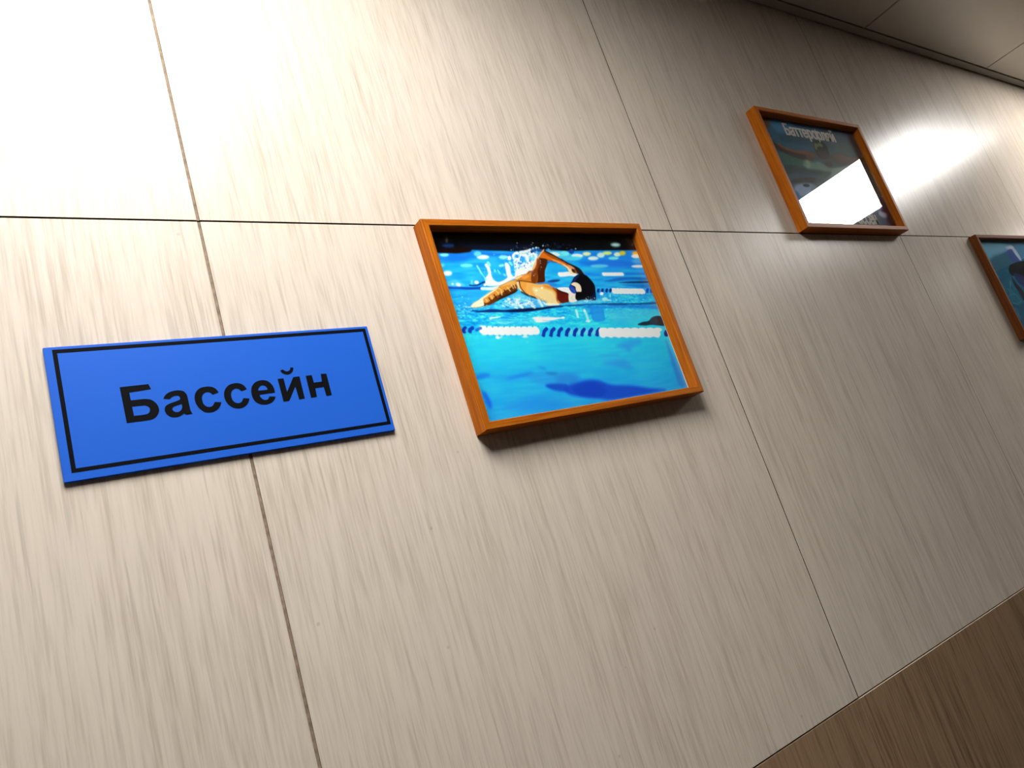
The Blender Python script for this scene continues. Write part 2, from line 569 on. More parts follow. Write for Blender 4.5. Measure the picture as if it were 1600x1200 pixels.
ART_1 = [
 ('P',(18,95,205),2.5,[181,1915,590,1929,1083,1911,1072,1880,575,1883,444,1825,158,1842],0.55,1),
 ('P',(25,100,210),4,[2032,1790,2577,1818,3042,1760,3030,1689,2526,1707,2189,1738],0.8,1),
 ('P',(20,110,215),3,[2202,1907,3010,1930,3017,1849,2845,1815,2353,1786,2153,1839],0.6,1),
 ('P',(120,225,250),1.6,[284,1904,263,1889,224,1884,189,1890,178,1904,198,1919,237,1925,273,1919],1,1),
 ('P',(225,240,250),1.6,[774,1873,745,1855,688,1848,636,1856,620,1874,648,1892,705,1899,758,1891],1,1),
 ('P',(140,225,245),1.6,[1029,1869,1004,1852,957,1846,915,1853,902,1870,926,1886,974,1892,1016,1885],1,1),
 ('P',(110,225,250),1.6,[535,1777,508,1764,454,1759,403,1765,386,1779,412,1793,466,1798,517,1791],1,1),
 ('P',(90,215,250),1.6,[197,1787,184,1773,161,1767,141,1774,137,1788,150,1802,173,1808,193,1802],1,1),
 ('P',(240,242,248),1.6,[254,1694,232,1675,193,1667,158,1676,149,1696,171,1715,210,1722,245,1713],1,1),
 ('P',(90,200,245),1.6,[690,1913,668,1892,631,1883,600,1892,593,1914,614,1935,652,1944,683,1935],1,1),
 ('P',(120,225,245),1.6,[1902,1900,1860,1873,1781,1863,1712,1874,1692,1901,1733,1927,1811,1937,1882,1926],1,1),
 ('P',(215,238,245),1.6,[2107,1873,2072,1853,2006,1846,1948,1854,1930,1874,1964,1894,2030,1902,2090,1894],1,1),
 ('P',(210,225,170),1.6,[2243,1898,2216,1879,2166,1871,2124,1879,2113,1899,2140,1918,2189,1925,2232,1917],1,1),
 ('P',(205,238,248),1.6,[2335,1838,2303,1820,2242,1813,2188,1821,2173,1839,2204,1857,2264,1864,2319,1856],1,1),
 ('P',(190,235,235),1.6,[2457,1880,2428,1855,2379,1846,2340,1856,2333,1880,2361,1904,2410,1914,2449,1904],1,1),
 ('P',(195,220,130),1.6,[2589,1905,2558,1887,2499,1879,2447,1887,2432,1906,2463,1924,2522,1931,2574,1923],1,1),
 ('P',(205,230,200),1.6,[2731,1887,2704,1866,2659,1857,2621,1866,2613,1887,2640,1908,2686,1917,2723,1908],1,1),
 ('P',(205,190,50),1.6,[2821,1904,2794,1882,2752,1873,2718,1882,2712,1904,2738,1927,2781,1936,2815,1926],1,1),
 ('P',(110,215,245),1.6,[2670,1835,2637,1819,2574,1813,2518,1820,2500,1836,2532,1852,2595,1858,2652,1851],1,1),
 ('P',(225,165,40),1.6,[3063,1898,3033,1878,2982,1870,2939,1879,2929,1899,2958,1919,3009,1927,3053,1919],1,1),
 ('P',(240,240,240),1.6,[3055,1858,3023,1839,2964,1832,2913,1840,2899,1859,2930,1878,2989,1885,3041,1877],1,1),
 ('P',(60,160,220),1.6,[3010,1787,2981,1769,2931,1761,2887,1770,2877,1789,2905,1807,2956,1814,2999,1806],1,1),
 ('P',(85,190,240),1.6,[2454,1734,2405,1719,2301,1714,2204,1722,2169,1738,2217,1753,2320,1758,2419,1750],1,1),
 ('P',(215,240,250),1.6,[3077,1717,3035,1704,2946,1699,2863,1707,2834,1721,2876,1734,2964,1738,3048,1731],1,1),
 ('P',(70,195,240),1.6,[2073,1840,2024,1820,1924,1813,1833,1822,1801,1842,1849,1862,1948,1869,2041,1860],1,1),
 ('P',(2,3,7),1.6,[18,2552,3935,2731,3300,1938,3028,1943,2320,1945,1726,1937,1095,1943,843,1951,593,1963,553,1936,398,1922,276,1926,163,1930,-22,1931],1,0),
 ('P',(28,6,2),1.5,[180,1960,544,1982,547,1944,376,1926,315,1930,181,1937],0.9,1),
 ('P',(14,26,60),2,[461,2020,870,2029,1390,2023,1368,1966,849,1967,605,1974],0.55,1),
 ('P',(25,60,125),3,[380,2012,355,1997,304,1991,257,1997,242,2011,267,2026,317,2032,365,2027],0.9,1),
 ('P',(120,115,85),1.6,[331,2075,321,2056,307,2048,299,2056,300,2075,311,2094,324,2102,333,2094],0.8,1),
 ('P',(110,100,60),1.2,[333,2128,327,2114,321,2109,319,2114,321,2128,327,2141,333,2147,336,2141],0.5,1),
 ('P',(150,205,200),2.5,[2779,2015,2744,1995,2684,1989,2633,2001,2621,2023,2656,2043,2716,2049,2767,2037],1,1),
 ('P',(215,235,235),1.5,[2746,2015,2729,2006,2697,2003,2669,2009,2662,2019,2680,2029,2712,2031,2739,2026],0.8,1),
 ('P',(40,50,60),1.5,[3014,2020,3000,2004,2981,1997,2968,2004,2969,2020,2983,2036,3002,2042,3015,2036],0.8,1),
 ('S',(240,244,250),5.4,0.6,[1663,1642,1729,1641,1797,1646,1889,1636],1),
 ('S',(240,244,250),4.6,0.6,[2329,1627,2437,1625,2541,1622,2635,1620],1),
 ('S',(20,110,210),3.5,1.6,[2062,1628,2261,1623],0.6),
 ('S',(25,95,200),3.0,1.4,[2690,1622,3005,1614],0.75),
 ('P',(20,85,175),1.5,[2303,1534,2517,1570,2734,1577,3002,1562,2986,1527,2718,1543,2498,1528],0.8,1),
 ('P',(10,28,66),1.2,[2521,1510,2706,1518,3013,1513,3012,1489,2750,1495],0.9,1),
 ('P',(15,80,180),2,[2572,1483,3007,1478,3022,1416,2779,1442],0.5,1),
 ('P',(15,45,120),0.7,[1638,1570,1607,1557,1539,1548,1474,1549,1450,1558,1480,1571,1548,1580,1613,1579],0.9,1),
 ('P',(30,110,205),1.2,[1307,1551,1481,1558,1575,1515,1484,1494,1359,1522],0.7,1),
 ('S',(12,60,170),3.0,0.9,[165,1535,284,1528,388,1517,553,1515],0.9),
 ('S',(10,40,110),1.6,0.6,[423,1552,509,1549,599,1580],0.9),
 ('P',(10,25,70),0.5,[635,1582,627,1574,616,1571,607,1575,606,1583,613,1591,624,1595,633,1591],1,1),
 ('S',(205,240,250),3.6,0.7,[558,1507,685,1503,771,1515],1),
 ('P',(95,205,240),2,[172,1603,274,1615,362,1554,281,1542,178,1553],0.7,1),
 ('P',(230,240,245),0.9,[313,1553,297,1544,276,1547,262,1559,263,1574,279,1583,300,1580,314,1568],0.9,1),
 ('P',(210,235,245),0.8,[236,1572,230,1565,219,1563,211,1566,209,1573,215,1580,226,1583,234,1580],0.9,1),
 ('P',(225,245,250),0.8,[542,1577,528,1565,506,1564,491,1573,490,1588,505,1599,526,1601,542,1592],1,1),
 ('P',(120,225,250),1,[473,1587,462,1567,449,1558,442,1567,445,1588,456,1608,469,1617,476,1608],0.7,1),
 ('P',(235,245,250),0.6,[626,1549,617,1539,604,1535,593,1540,591,1550,600,1561,614,1564,625,1560],1,1),
 ('S',(240,243,248),7.4,0.5,[2395,1406,2515,1400,2643,1391,2786,1384,2870,1379],1),
 ('P',(205,215,228),0.7,[2405,1376,2399,1371,2385,1367,2370,1365,2364,1366,2370,1371,2385,1375,2399,1377],0.5,1),
 ('P',(205,215,228),0.7,[2463,1373,2457,1369,2442,1364,2427,1362,2421,1364,2427,1369,2442,1373,2457,1375],0.5,1),
 ('P',(205,215,228),0.7,[2521,1371,2515,1367,2500,1362,2485,1360,2479,1362,2485,1366,2500,1371,2515,1373],0.5,1),
 ('P',(205,215,228),0.7,[2580,1369,2573,1364,2558,1360,2543,1358,2537,1359,2543,1364,2558,1369,2573,1371],0.5,1),
 ('P',(205,215,228),0.7,[2639,1366,2632,1362,2617,1357,2602,1355,2596,1357,2602,1362,2617,1366,2632,1368],0.5,1),
 ('P',(205,215,228),0.7,[2698,1364,2692,1359,2676,1355,2661,1353,2655,1355,2661,1359,2676,1364,2692,1366],0.5,1),
 ('P',(205,215,228),0.7,[2758,1362,2751,1357,2736,1352,2721,1350,2714,1352,2721,1357,2736,1361,2752,1364],0.5,1),
 ('P',(205,215,228),0.7,[2818,1359,2812,1355,2796,1350,2781,1348,2774,1350,2781,1354,2796,1359,2812,1361],0.5,1),
 ('P',(205,215,228),0.7,[2879,1357,2873,1352,2857,1348,2841,1346,2835,1347,2841,1352,2857,1357,2873,1359],0.5,1),
 ('P',(10,35,125),0.5,[2174,1416,2155,1399,2136,1394,2128,1405,2135,1425,2154,1443,2173,1447,2181,1437],1,1),
 ('P',(10,35,125),0.5,[2239,1414,2220,1397,2200,1392,2192,1403,2200,1423,2219,1440,2238,1445,2246,1434],1,1),
 ('P',(10,35,125),0.5,[2306,1412,2287,1394,2268,1389,2260,1400,2267,1420,2287,1438,2306,1443,2314,1432],1,1),
 ('P',(10,35,125),0.5,[2365,1409,2346,1392,2327,1387,2318,1398,2326,1418,2346,1436,2365,1441,2373,1430],1,1),
 ('P',(20,130,225),0.5,[2187,1416,2178,1407,2168,1404,2165,1410,2169,1420,2179,1430,2188,1432,2192,1427],1,1),
 ('P',(20,130,225),0.5,[2255,1414,2245,1404,2235,1401,2232,1407,2236,1418,2246,1427,2256,1430,2259,1424],1,1),
 ('P',(20,130,225),0.5,[2320,1411,2310,1402,2301,1399,2297,1405,2302,1415,2312,1425,2321,1427,2325,1422],1,1),
 ('P',(15,60,175),0.7,[2978,1384,2955,1361,2932,1353,2923,1366,2932,1391,2955,1414,2978,1421,2988,1409],1,1),
 ('P',(15,60,175),0.7,[3047,1381,3023,1358,3000,1351,2991,1363,3000,1388,3023,1411,3046,1419,3056,1406],1,1),
 ('P',(240,243,248),0.6,[2221,1382,2209,1367,2186,1359,2166,1363,2160,1376,2172,1391,2195,1399,2215,1395],1,1),
 ('P',(238,238,240),0.6,[1559,1476,1654,1481,1734,1470,1743,1422,1696,1399,1592,1443],1,1),
 ('P',(30,150,215),3,[283,1477,479,1484,612,1479,478,1368,339,1302,227,1308],0.5,1),
 ('P',(120,205,240),2,[853,1373,993,1435,1143,1375,1212,1349,1177,1259,930,1265,710,1298],0.7,1),
 ('P',(60,160,215),1.2,[1149,1390,1249,1355,1354,1304,1327,1259,1100,1263],0.8,1),
 ('P',(222,232,244),1,[634,1612,685,1663,722,1678,739,1609,794,1578,887,1605,934,1642,953,1742,950,1780,1007,1772,993,1664,1027,1640,1069,1709,1170,1722,1251,1705,1322,1775,1416,1878,1357,1703,1201,1667,1063,1624,968,1596,813,1540,633,1538],1,1),
 ('P',(190,225,245),1.2,[1080,1833,1156,1919,1264,1927,1353,1950,1456,1983,1418,1862,1322,1775,1260,1705,1146,1707,1072,1740],0.62,1),
 ('S',(232,240,248),5.5,0.9,[1089,1739,1112,1802,1160,1848],1),
 ('S',(232,240,248),4.0,0.9,[1205,1887,1275,1887,1275,1815,1248,1768],1),
 ('S',(232,240,248),3,0.9,[1095,1825,1101,1888,1173,1919],1),
 ('S',(232,240,248),3,0.9,[1211,1927,1314,1942,1365,1958],1),
 ('S',(232,240,248),3.5,0.9,[1326,1902,1395,1918,1412,1870],1),
 ('S',(232,240,248),4,0.9,[1193,1738,1260,1776,1331,1799],1),
 ('S',(232,240,248),5,0.9,[1121,1708,1187,1722,1269,1729],1),
 ('S',(238,240,246),4.2,0.7,[708,1776,721,1746,718,1700],0.95),
 ('S',(140,225,245),4.5,0.7,[740,1798,743,1783],0.95),
 ('S',(238,240,246),3.6,0.7,[714,1678,709,1640],0.95),
 ('S',(130,225,250),2.2,0.7,[588,1770,601,1725,611,1684],0.95),
 ('S',(110,215,245),1.6,0.7,[611,1684,634,1635,640,1605],0.95),
 ('S',(110,220,250),2.0,0.7,[834,1713,845,1675],0.95),
 ('S',(140,230,250),2.6,0.7,[878,1766,922,1773],0.95),
 ('S',(238,240,246),5,0.7,[975,1780,964,1726,953,1650],0.95),
 ('S',(90,215,250),3,0.7,[793,1714,794,1706],0.95),
 ('S',(120,225,250),2.6,0.7,[898,1658,903,1651],0.95),
 ('S',(120,225,250),3.5,0.7,[1026,1803,1035,1779],0.95),
 ('P',(238,240,246),0.7,[1063,1857,1049,1839,1028,1831,1013,1839,1012,1857,1026,1875,1047,1883,1062,1875],1,1),
 ('P',(215,240,250),0.7,[1177,1915,1164,1899,1146,1893,1132,1899,1131,1915,1144,1931,1162,1938,1176,1931],1,1),
 ('P',(238,240,246),0.7,[1203,1773,1193,1760,1177,1754,1166,1760,1165,1773,1176,1787,1191,1792,1203,1786],1,1),
 ('P',(15,120,200),0.7,[1160,1880,1150,1866,1134,1861,1123,1866,1122,1880,1132,1893,1148,1899,1160,1893],1,1),
 ('P',(40,150,220),0.7,[1240,1839,1220,1815,1192,1805,1171,1816,1170,1840,1189,1864,1218,1874,1239,1864],1,1),
 ('P',(20,110,190),0.7,[1187,1793,1178,1781,1163,1776,1153,1781,1152,1793,1162,1805,1176,1810,1187,1805],1,1),
 ('P',(60,170,225),0.7,[1251,1808,1238,1792,1220,1786,1206,1792,1205,1808,1218,1824,1237,1830,1250,1824],1,1),
 ('P',(30,130,200),0.7,[1122,1731,1117,1724,1108,1721,1102,1724,1102,1731,1107,1739,1116,1741,1122,1738],1,1),
 ('P',(90,190,235),0.7,[1337,1839,1327,1826,1313,1821,1302,1827,1302,1839,1312,1851,1326,1856,1337,1851],1,1),
 ('P',(60,80,120),0.7,[1195,2002,1190,1996,1183,1994,1178,1996,1178,2002,1182,2008,1190,2011,1195,2009],1,1),
 ('P',(160,220,245),0.7,[1420,1970,1412,1960,1400,1956,1392,1960,1391,1970,1399,1981,1411,1985,1420,1981],1,1),
 ('P',(190,230,245),0.7,[1469,1983,1462,1974,1451,1970,1444,1974,1443,1983,1450,1991,1461,1995,1468,1991],1,1),
 ('P',(12,50,110),0.7,[1394,1934,1383,1921,1367,1915,1355,1921,1354,1934,1365,1948,1381,1954,1393,1948],1,1),
 ('P',(10,50,120),0.7,[1443,1950,1428,1931,1406,1924,1390,1932,1389,1950,1404,1969,1426,1977,1443,1969],1,1),
 ('P',(40,120,190),0.7,[1429,1926,1422,1917,1411,1914,1404,1917,1403,1926,1410,1935,1421,1939,1428,1935],1,1),
 ('P',(150,205,240),0.8,[1419,1966,1411,1957,1399,1954,1391,1957,1390,1966,1398,1976,1409,1979,1418,1976],0.9,1),
 ('P',(170,220,245),0.8,[1467,1983,1461,1976,1452,1973,1446,1976,1445,1983,1451,1989,1460,1992,1466,1990],0.9,1),
 ('P',(140,200,240),0.8,[1497,1979,1491,1972,1483,1969,1476,1972,1475,1979,1481,1985,1490,1988,1497,1985],0.9,1),
 ('P',(170,205,230),0.8,[1574,2007,1567,2000,1558,1997,1550,2000,1550,2007,1556,2015,1566,2018,1573,2015],0.9,1),
 ('P',(70,100,160),0.8,[1636,2020,1631,2014,1624,2011,1618,2014,1618,2020,1623,2025,1630,2028,1636,2026],0.9,1),
 ('P',(50,60,90),0.8,[1968,2012,1963,2006,1955,2004,1949,2006,1948,2012,1954,2018,1962,2021,1968,2018],0.9,1),
 ('P',(150,190,210),0.8,[2044,1966,2038,1959,2028,1956,2021,1959,2020,1966,2027,1973,2037,1976,2044,1973],0.9,1),
 ('P',(40,100,190),0.8,[1637,1950,1622,1933,1599,1926,1582,1933,1581,1950,1596,1967,1619,1975,1636,1967],0.9,1),
 ('P',(30,40,90),0.8,[1878,2025,1872,2018,1862,2015,1855,2018,1855,2025,1861,2032,1870,2035,1877,2032],0.9,1),
 ('P',(40,45,80),0.8,[2142,1975,2136,1967,2126,1965,2119,1967,2118,1975,2125,1982,2135,1985,2142,1982],0.9,1),
 ('P',(30,50,110),0.8,[1758,2033,1751,2024,1740,2021,1732,2024,1732,2032,1739,2041,1750,2044,1758,2041],0.9,1),
 ('P',(10,25,75),0.8,[1814,1991,1799,1974,1775,1966,1758,1974,1757,1991,1772,2009,1796,2016,1813,2009],0.9,1),
 ('P',(15,60,150),0.8,[1994,1933,1972,1909,1941,1899,1917,1909,1916,1933,1937,1956,1968,1966,1992,1956],0.9,1),
 ('S',(20,90,170),2.2,0.8,[1380,1950,1465,1958,1526,1950],0.8),
 ('P',(70,185,235),1.5,[1572,1950,1823,1941,1921,1900,1901,1850,1791,1818,1682,1876],0.7,1),
 ('P',(215,235,215),1.2,[1761,1887,1729,1874,1677,1877,1633,1894,1624,1915,1655,1927,1708,1925,1752,1908],0.9,1),
 ('P',(110,215,240),1.2,[1902,1901,1875,1883,1832,1880,1798,1894,1794,1915,1821,1933,1864,1936,1897,1923],0.9,1),
 ('P',(150,72,14),0.45,[1201,1667,1248,1697,1304,1704,1343,1759,1415,1830,1464,1886,1525,1926,1561,1946,1624,1917,1700,1872,1760,1835,1819,1793,1886,1767,1949,1733,2000,1691,2025,1633,1931,1643,1886,1652,1835,1645,1811,1678,1789,1719,1748,1757,1669,1795,1584,1816,1547,1812,1514,1756,1466,1693,1436,1622,1414,1568,1351,1550,1243,1545,1158,1552,1123,1599],1,1),
 ('P',(62,20,4),0.9,[1445,1838,1506,1853,1553,1828,1522,1764,1466,1693,1436,1622,1411,1560,1317,1553,1242,1565,1256,1627,1304,1657,1372,1719],0.95,1),
 ('P',(225,170,110),0.8,[1286,1705,1340,1775,1415,1854,1470,1902,1549,1962,1556,1946,1498,1902,1439,1846,1383,1782,1328,1720],0.95,1),
 ('P',(120,50,10),0.6,[1409,1838,1461,1853,1430,1774,1381,1719,1342,1688,1374,1758],0.8,1),
 ('P',(205,105,20),0.8,[1467,1869,1531,1918,1574,1885,1632,1844,1616,1826,1530,1845,1479,1853],0.9,1),
 ('P',(225,140,60),0.6,[1621,1840,1697,1819,1778,1785,1818,1744,1793,1728,1726,1774,1651,1799],0.95,1),
 ('P',(240,205,165),0.5,[1753,1769,1825,1735,1872,1710,1868,1677,1893,1644,1921,1643,1835,1645,1811,1678,1799,1719],1,1),
 ('P',(215,150,100),0.5,[1823,1756,1889,1751,1914,1717,1865,1694,1827,1719],0.9,1),
 ('P',(50,18,14),0.5,[1872,1710,1903,1693,1901,1664,1871,1661,1857,1686],1,1),
 ('P',(14,10,22),0.6,[1763,1843,1823,1801,1886,1767,1951,1737,2002,1695,2018,1641,2057,1615,2014,1608,1953,1626,1925,1676,1914,1717,1862,1755,1800,1793],0.95,1),
 ('P',(30,14,10),0.5,[1558,1950,1641,1913,1723,1859,1791,1818,1769,1810,1694,1858,1608,1901,1559,1930],0.85,1),
 ('P',(20,50,110),0.8,[1541,1812,1662,1803,1675,1786,1577,1800,1534,1772],0.6,1),
 ('P',(196,116,34),0.6,[1027,1617,1126,1653,1219,1667,1292,1697,1357,1703,1300,1555,1181,1566,1099,1580,1032,1586],1,1),
 ('P',(110,48,8),0.9,[1289,1689,1363,1719,1303,1563,1233,1565,1248,1627],0.95,1),
 ('P',(225,150,60),1,[1118,1630,1195,1652,1221,1628,1141,1599],0.8,1),
 ('P',(235,205,160),0.8,[1015,1610,1096,1642,1152,1653,1118,1630,1046,1601],0.9,1),
 ('P',(206,138,52),0.5,[349,1309,394,1350,476,1382,581,1436,677,1481,794,1533,909,1574,992,1593,1041,1586,1032,1540,988,1465,869,1417,758,1385,643,1338,564,1316,505,1308,423,1298],1,1),
 ('P',(88,38,8),0.7,[1013,1533,985,1458,868,1416,757,1383,643,1337,563,1316,514,1312,523,1337,575,1349,653,1389,704,1417,776,1436,838,1471,915,1498,959,1527],0.95,1),
 ('P',(38,14,6),0.5,[995,1484,989,1458,867,1414,756,1380,682,1355,765,1407,877,1439],0.85,1),
 ('P',(238,225,195),0.7,[353,1309,398,1350,484,1386,530,1402,525,1366,518,1322,458,1307],0.95,1),
 ('P',(244,226,198),0.9,[485,1388,581,1436,687,1484,775,1526,738,1490,650,1448,553,1401],0.85,1),
 ('P',(225,180,110),1.2,[808,1525,926,1574,997,1583,1004,1556,896,1537],0.6,1),
 ('S',(228,190,120),1.5,0.6,[767,1504,792,1480,781,1428],0.85),
 ('S',(228,190,120),1.5,0.6,[885,1507,904,1469],0.85),
 ('S',(228,190,120),1.5,0.6,[946,1535,957,1497],0.85),
 ('S',(228,190,120),1.5,0.6,[724,1475,752,1437],0.85),
 ('S',(228,190,120),1.5,0.6,[640,1419,645,1389],0.85),
 ('S',(228,190,120),1.5,0.6,[564,1386,572,1363],0.85),
 ('S',(228,190,120),1.5,0.6,[982,1542,985,1504],0.85),
 ('S',(60,22,6),1.6,0.6,[608,1398,622,1368],0.85),
 ('S',(60,22,6),1.6,0.6,[685,1432,696,1395],0.85),
 ('S',(60,22,6),1.6,0.6,[833,1479,849,1433],0.85),
 ('S',(60,22,6),1.6,0.6,[533,1343,541,1321],0.85),
 ('S',(60,22,6),1.6,0.6,[760,1437,765,1407],0.85),
 ('P',(216,150,60),0.5,[1029,1579,1132,1576,1213,1558,1300,1532,1466,1519,1399,1349,1212,1372,1123,1414,1055,1463,1021,1510],1,1),
 ('P',(222,162,80),0.5,[1158,1552,1241,1541,1359,1522,1460,1505,1538,1469,1590,1439,1686,1400,1666,1309,1540,1292,1496,1274,1333,1274,1339,1313,1264,1347,1197,1381,1109,1423],1,1),
 ('P',(240,205,150),1.6,[1215,1496,1302,1493,1400,1466,1477,1432,1491,1353,1484,1290,1354,1281,1351,1320,1273,1370,1212,1419],0.8,1),
 ('P',(198,122,40),1.2,[1375,1518,1469,1503,1536,1465,1522,1430,1471,1463,1400,1489],0.8,1),
 ('P',(140,62,14),0.9,[1490,1486,1553,1460,1598,1435,1546,1397,1499,1305,1531,1292,1488,1321,1516,1414],0.9,1),
 ('P',(92,18,6),0.8,[1540,1453,1615,1430,1688,1400,1664,1309,1596,1293,1540,1292,1512,1336,1531,1406],1,1),
 ('P',(48,12,6),0.8,[1539,1473,1592,1443,1688,1404,1682,1388,1607,1411,1554,1441],0.9,1),
 ('P',(244,232,210),0.9,[1336,1305,1405,1298,1502,1290,1493,1267,1349,1270],0.9,1),
 ('P',(250,240,215),0.8,[1358,1485,1351,1476,1339,1473,1331,1477,1330,1486,1338,1494,1349,1497,1358,1493],0.9,1),
 ('P',(250,236,205),0.9,[1273,1459,1264,1449,1249,1446,1237,1450,1235,1460,1244,1470,1259,1473,1271,1469],0.7,1),
 ('P',(226,210,180),0.5,[1029,1579,1055,1578,1041,1494,1072,1439,1044,1456,1023,1502],0.9,1),
 ('S',(60,28,8),1.3,0.4,[1065,1570,1059,1509,1089,1439,1137,1406,1219,1368],0.9),
 ('S',(70,32,8),1.2,0.4,[1034,1578,1099,1580,1181,1566,1279,1548],0.8),
 ('S',(25,20,25),2.0,0.6,[1049,1448,1119,1403,1212,1372],0.7),
 ('P',(3,3,10),0.45,[1733,1478,1789,1533,1853,1596,1915,1627,1986,1633,2057,1615,2107,1548,2127,1489,2106,1408,2061,1303,1945,1309,1775,1316,1808,1395,1743,1422],1,1),
 ('P',(12,30,90),0.8,[1789,1533,1852,1592,1913,1623,1938,1614,1885,1579,1838,1535],0.9,1),
 ('P',(8,30,90),0.9,[2023,1354,2094,1392,2061,1303,1974,1307],0.7,1),
 ('P',(234,205,178),0.5,[1776,1513,1829,1538,1882,1526,1910,1488,1892,1420,1833,1410,1818,1439,1825,1483],1,1),
 ('P',(232,212,196),0.5,[1694,1399,1739,1414,1803,1395,1772,1304,1665,1301],1,1),
 ('S',(170,190,190),1,0.6,[1742,1374,1707,1335,1750,1325],0.7),
 ('P',(22,62,165),0.4,[1731,1474,1772,1505,1809,1467,1813,1419,1780,1396,1743,1422],1,1),
 ('S',(60,100,200),1.2,0.5,[1762,1469,1787,1436,1786,1412],0.8),
 ('P',(2,2,6),0.6,[1803,1403,1865,1417,1928,1382,1952,1324,1928,1313,1775,1316],1,1),
 ('P',(8,40,110),0.7,[322,1278,448,1264,602,1272,760,1255,949,1258,1093,1259,1239,1255,1364,1266,1546,1261,1539,1244,1352,1236,1126,1218,932,1214,732,1228,536,1238,400,1252],0.95,1),
 ('P',(4,14,50),0.5,[775,1246,945,1247,1090,1250,1237,1251,1422,1259,1416,1244,1229,1230,1031,1222,843,1227],0.9,1),
 ('P',(10,45,115),0.7,[1545,1259,1705,1266,1897,1262,2060,1256,2241,1256,2422,1247,2653,1232,3035,1228,3033,1199,2644,1213,2350,1218,2142,1238,1890,1246,1644,1245],0.75,1),
 ('P',(110,195,230),0.9,[1748,1293,1867,1319,1972,1310,2068,1301,2226,1326,2257,1292,2113,1276,1959,1279,1802,1268,1673,1266],0.75,1),
 ('P',(165,225,242),0.7,[2249,1307,2230,1290,2196,1285,2170,1293,2165,1310,2184,1327,2217,1332,2244,1324],0.85,1),
 ('P',(165,225,242),0.7,[2319,1346,2307,1326,2297,1318,2294,1327,2301,1346,2312,1366,2322,1373,2325,1365],0.85,1),
 ('P',(165,225,242),0.7,[2397,1291,2390,1283,2378,1280,2370,1284,2370,1292,2377,1300,2388,1302,2397,1299],0.85,1),
 ('P',(165,225,242),0.7,[2841,1271,2835,1265,2826,1263,2820,1266,2819,1272,2826,1278,2834,1280,2841,1277],0.85,1),
 ('P',(165,225,242),0.7,[2313,1290,2296,1281,2262,1279,2232,1284,2223,1294,2240,1302,2274,1305,2304,1299],0.85,1),
 ('P',(165,225,242),0.7,[1945,1297,1933,1292,1909,1290,1888,1294,1881,1300,1893,1306,1917,1308,1938,1304],0.85,1),
 ('P',(25,110,205),1.6,[1906,1232,2134,1220,2360,1213,2639,1204,3041,1189,3034,1136,2858,1150,2395,1188,2122,1193,1895,1205],0.7,1),
 ('S',(225,238,246),4,0.9,[941,1362,949,1316,994,1299],0.85),
 ('S',(225,238,246),3,0.9,[853,1328,927,1302],0.85),
 ('S',(225,238,246),4,0.9,[1109,1331,1134,1284],0.85),
 ('S',(225,238,246),4,0.9,[853,1373,861,1350],0.85),
 ('S',(225,238,246),2.5,0.9,[966,1360,996,1374],0.85),
 ('S',(225,238,246),3,0.9,[1027,1297,1083,1310],0.85),
 ('S',(225,238,246),3,0.9,[971,1285,991,1269],0.85),
 ('S',(215,235,245),4,0.9,[1129,1292,1154,1268],0.8),
 ('S',(215,235,245),4,0.9,[1243,1340,1263,1278],0.8),
 ('S',(215,235,245),3,0.9,[1293,1307,1322,1290],0.8),
 ('P',(236,228,236),0.9,[1079,1145,1198,1151,1341,1133,1497,1115,1379,1101,1272,1086,1152,1083,1098,1093,1088,1119],0.95,1),
 ('P',(225,235,242),0.9,[532,1174,571,1185,678,1179,638,1170,564,1164,541,1149],0.9,1),
 ('P',(160,220,242),1,[604,1125,708,1110,802,1116,769,1102,667,1098],0.7,1),
 ('P',(80,200,240),1.5,[490,1156,636,1163,907,1147,1079,1145,1095,1085,886,1090,619,1116],0.45,1),
 ('P',(20,120,205),1.5,[193,1198,315,1183,310,1167,186,1179],0.6,1),
 ('P',(20,125,210),1.5,[275,1138,447,1135,493,1116,354,1117],0.5,1),
 ('S',(190,235,248),3,0.9,[1717,1192,1718,1157,1710,1113],0.9),
 ('S',(180,235,245),4,1,[1843,1185,1848,1123,1840,1052],0.75),
 ('P',(235,245,250),0.7,[1855,1178,1846,1169,1834,1166,1826,1170,1825,1179,1833,1188,1845,1191,1854,1187],1,1),
 ('P',(215,240,248),0.9,[1878,1049,1863,1042,1834,1040,1809,1045,1802,1054,1817,1062,1845,1064,1870,1059],0.8,1),
 ('P',(235,245,250),0.7,[1523,1115,1511,1106,1492,1103,1476,1108,1472,1118,1483,1128,1503,1130,1519,1125],0.8,1),
 ('P',(30,130,215),1,[1939,1207,2126,1202,2118,1134,2084,1045,1924,1046,1920,1136],0.75,1),
 ('P',(75,190,232),3,[2170,1149,2499,1159,2971,1124,2959,1048,2542,998,2211,1037],0.6,1),
 ('P',(28,26,34),0.9,[2583,958,2680,985,2782,992,2876,1034,2971,1047,3035,1024,3026,929,2992,912,2817,938,2694,937],0.9,1),  # dark patch taken for a reflection in the glass, painted into the print
 ('P',(60,66,84),1.2,[2831,1018,2942,1040,2908,946,2800,953],0.7,1),
 ('S',(235,232,242),9.6,0.8,[409,1051,502,1039,605,1026,719,1016,856,1008,975,998,1070,996],1),
 ('P',(238,234,242),0.7,[467,1059,449,1046,415,1042,386,1050,378,1066,396,1079,429,1083,459,1075],1,1),
 ('P',(232,232,240),0.8,[465,1023,452,1006,423,995,394,997,383,1010,395,1027,425,1038,454,1036],1,1),
 ('P',(238,234,242),0.7,[541,1054,522,1041,488,1037,459,1045,451,1061,469,1074,503,1078,532,1070],1,1),
 ('P',(232,232,240),0.8,[539,1017,525,1000,496,989,467,991,455,1005,468,1022,498,1033,527,1031],1,1),
 ('P',(238,234,242),0.7,[615,1049,596,1036,562,1032,532,1040,524,1056,542,1069,577,1073,607,1065],1,1),
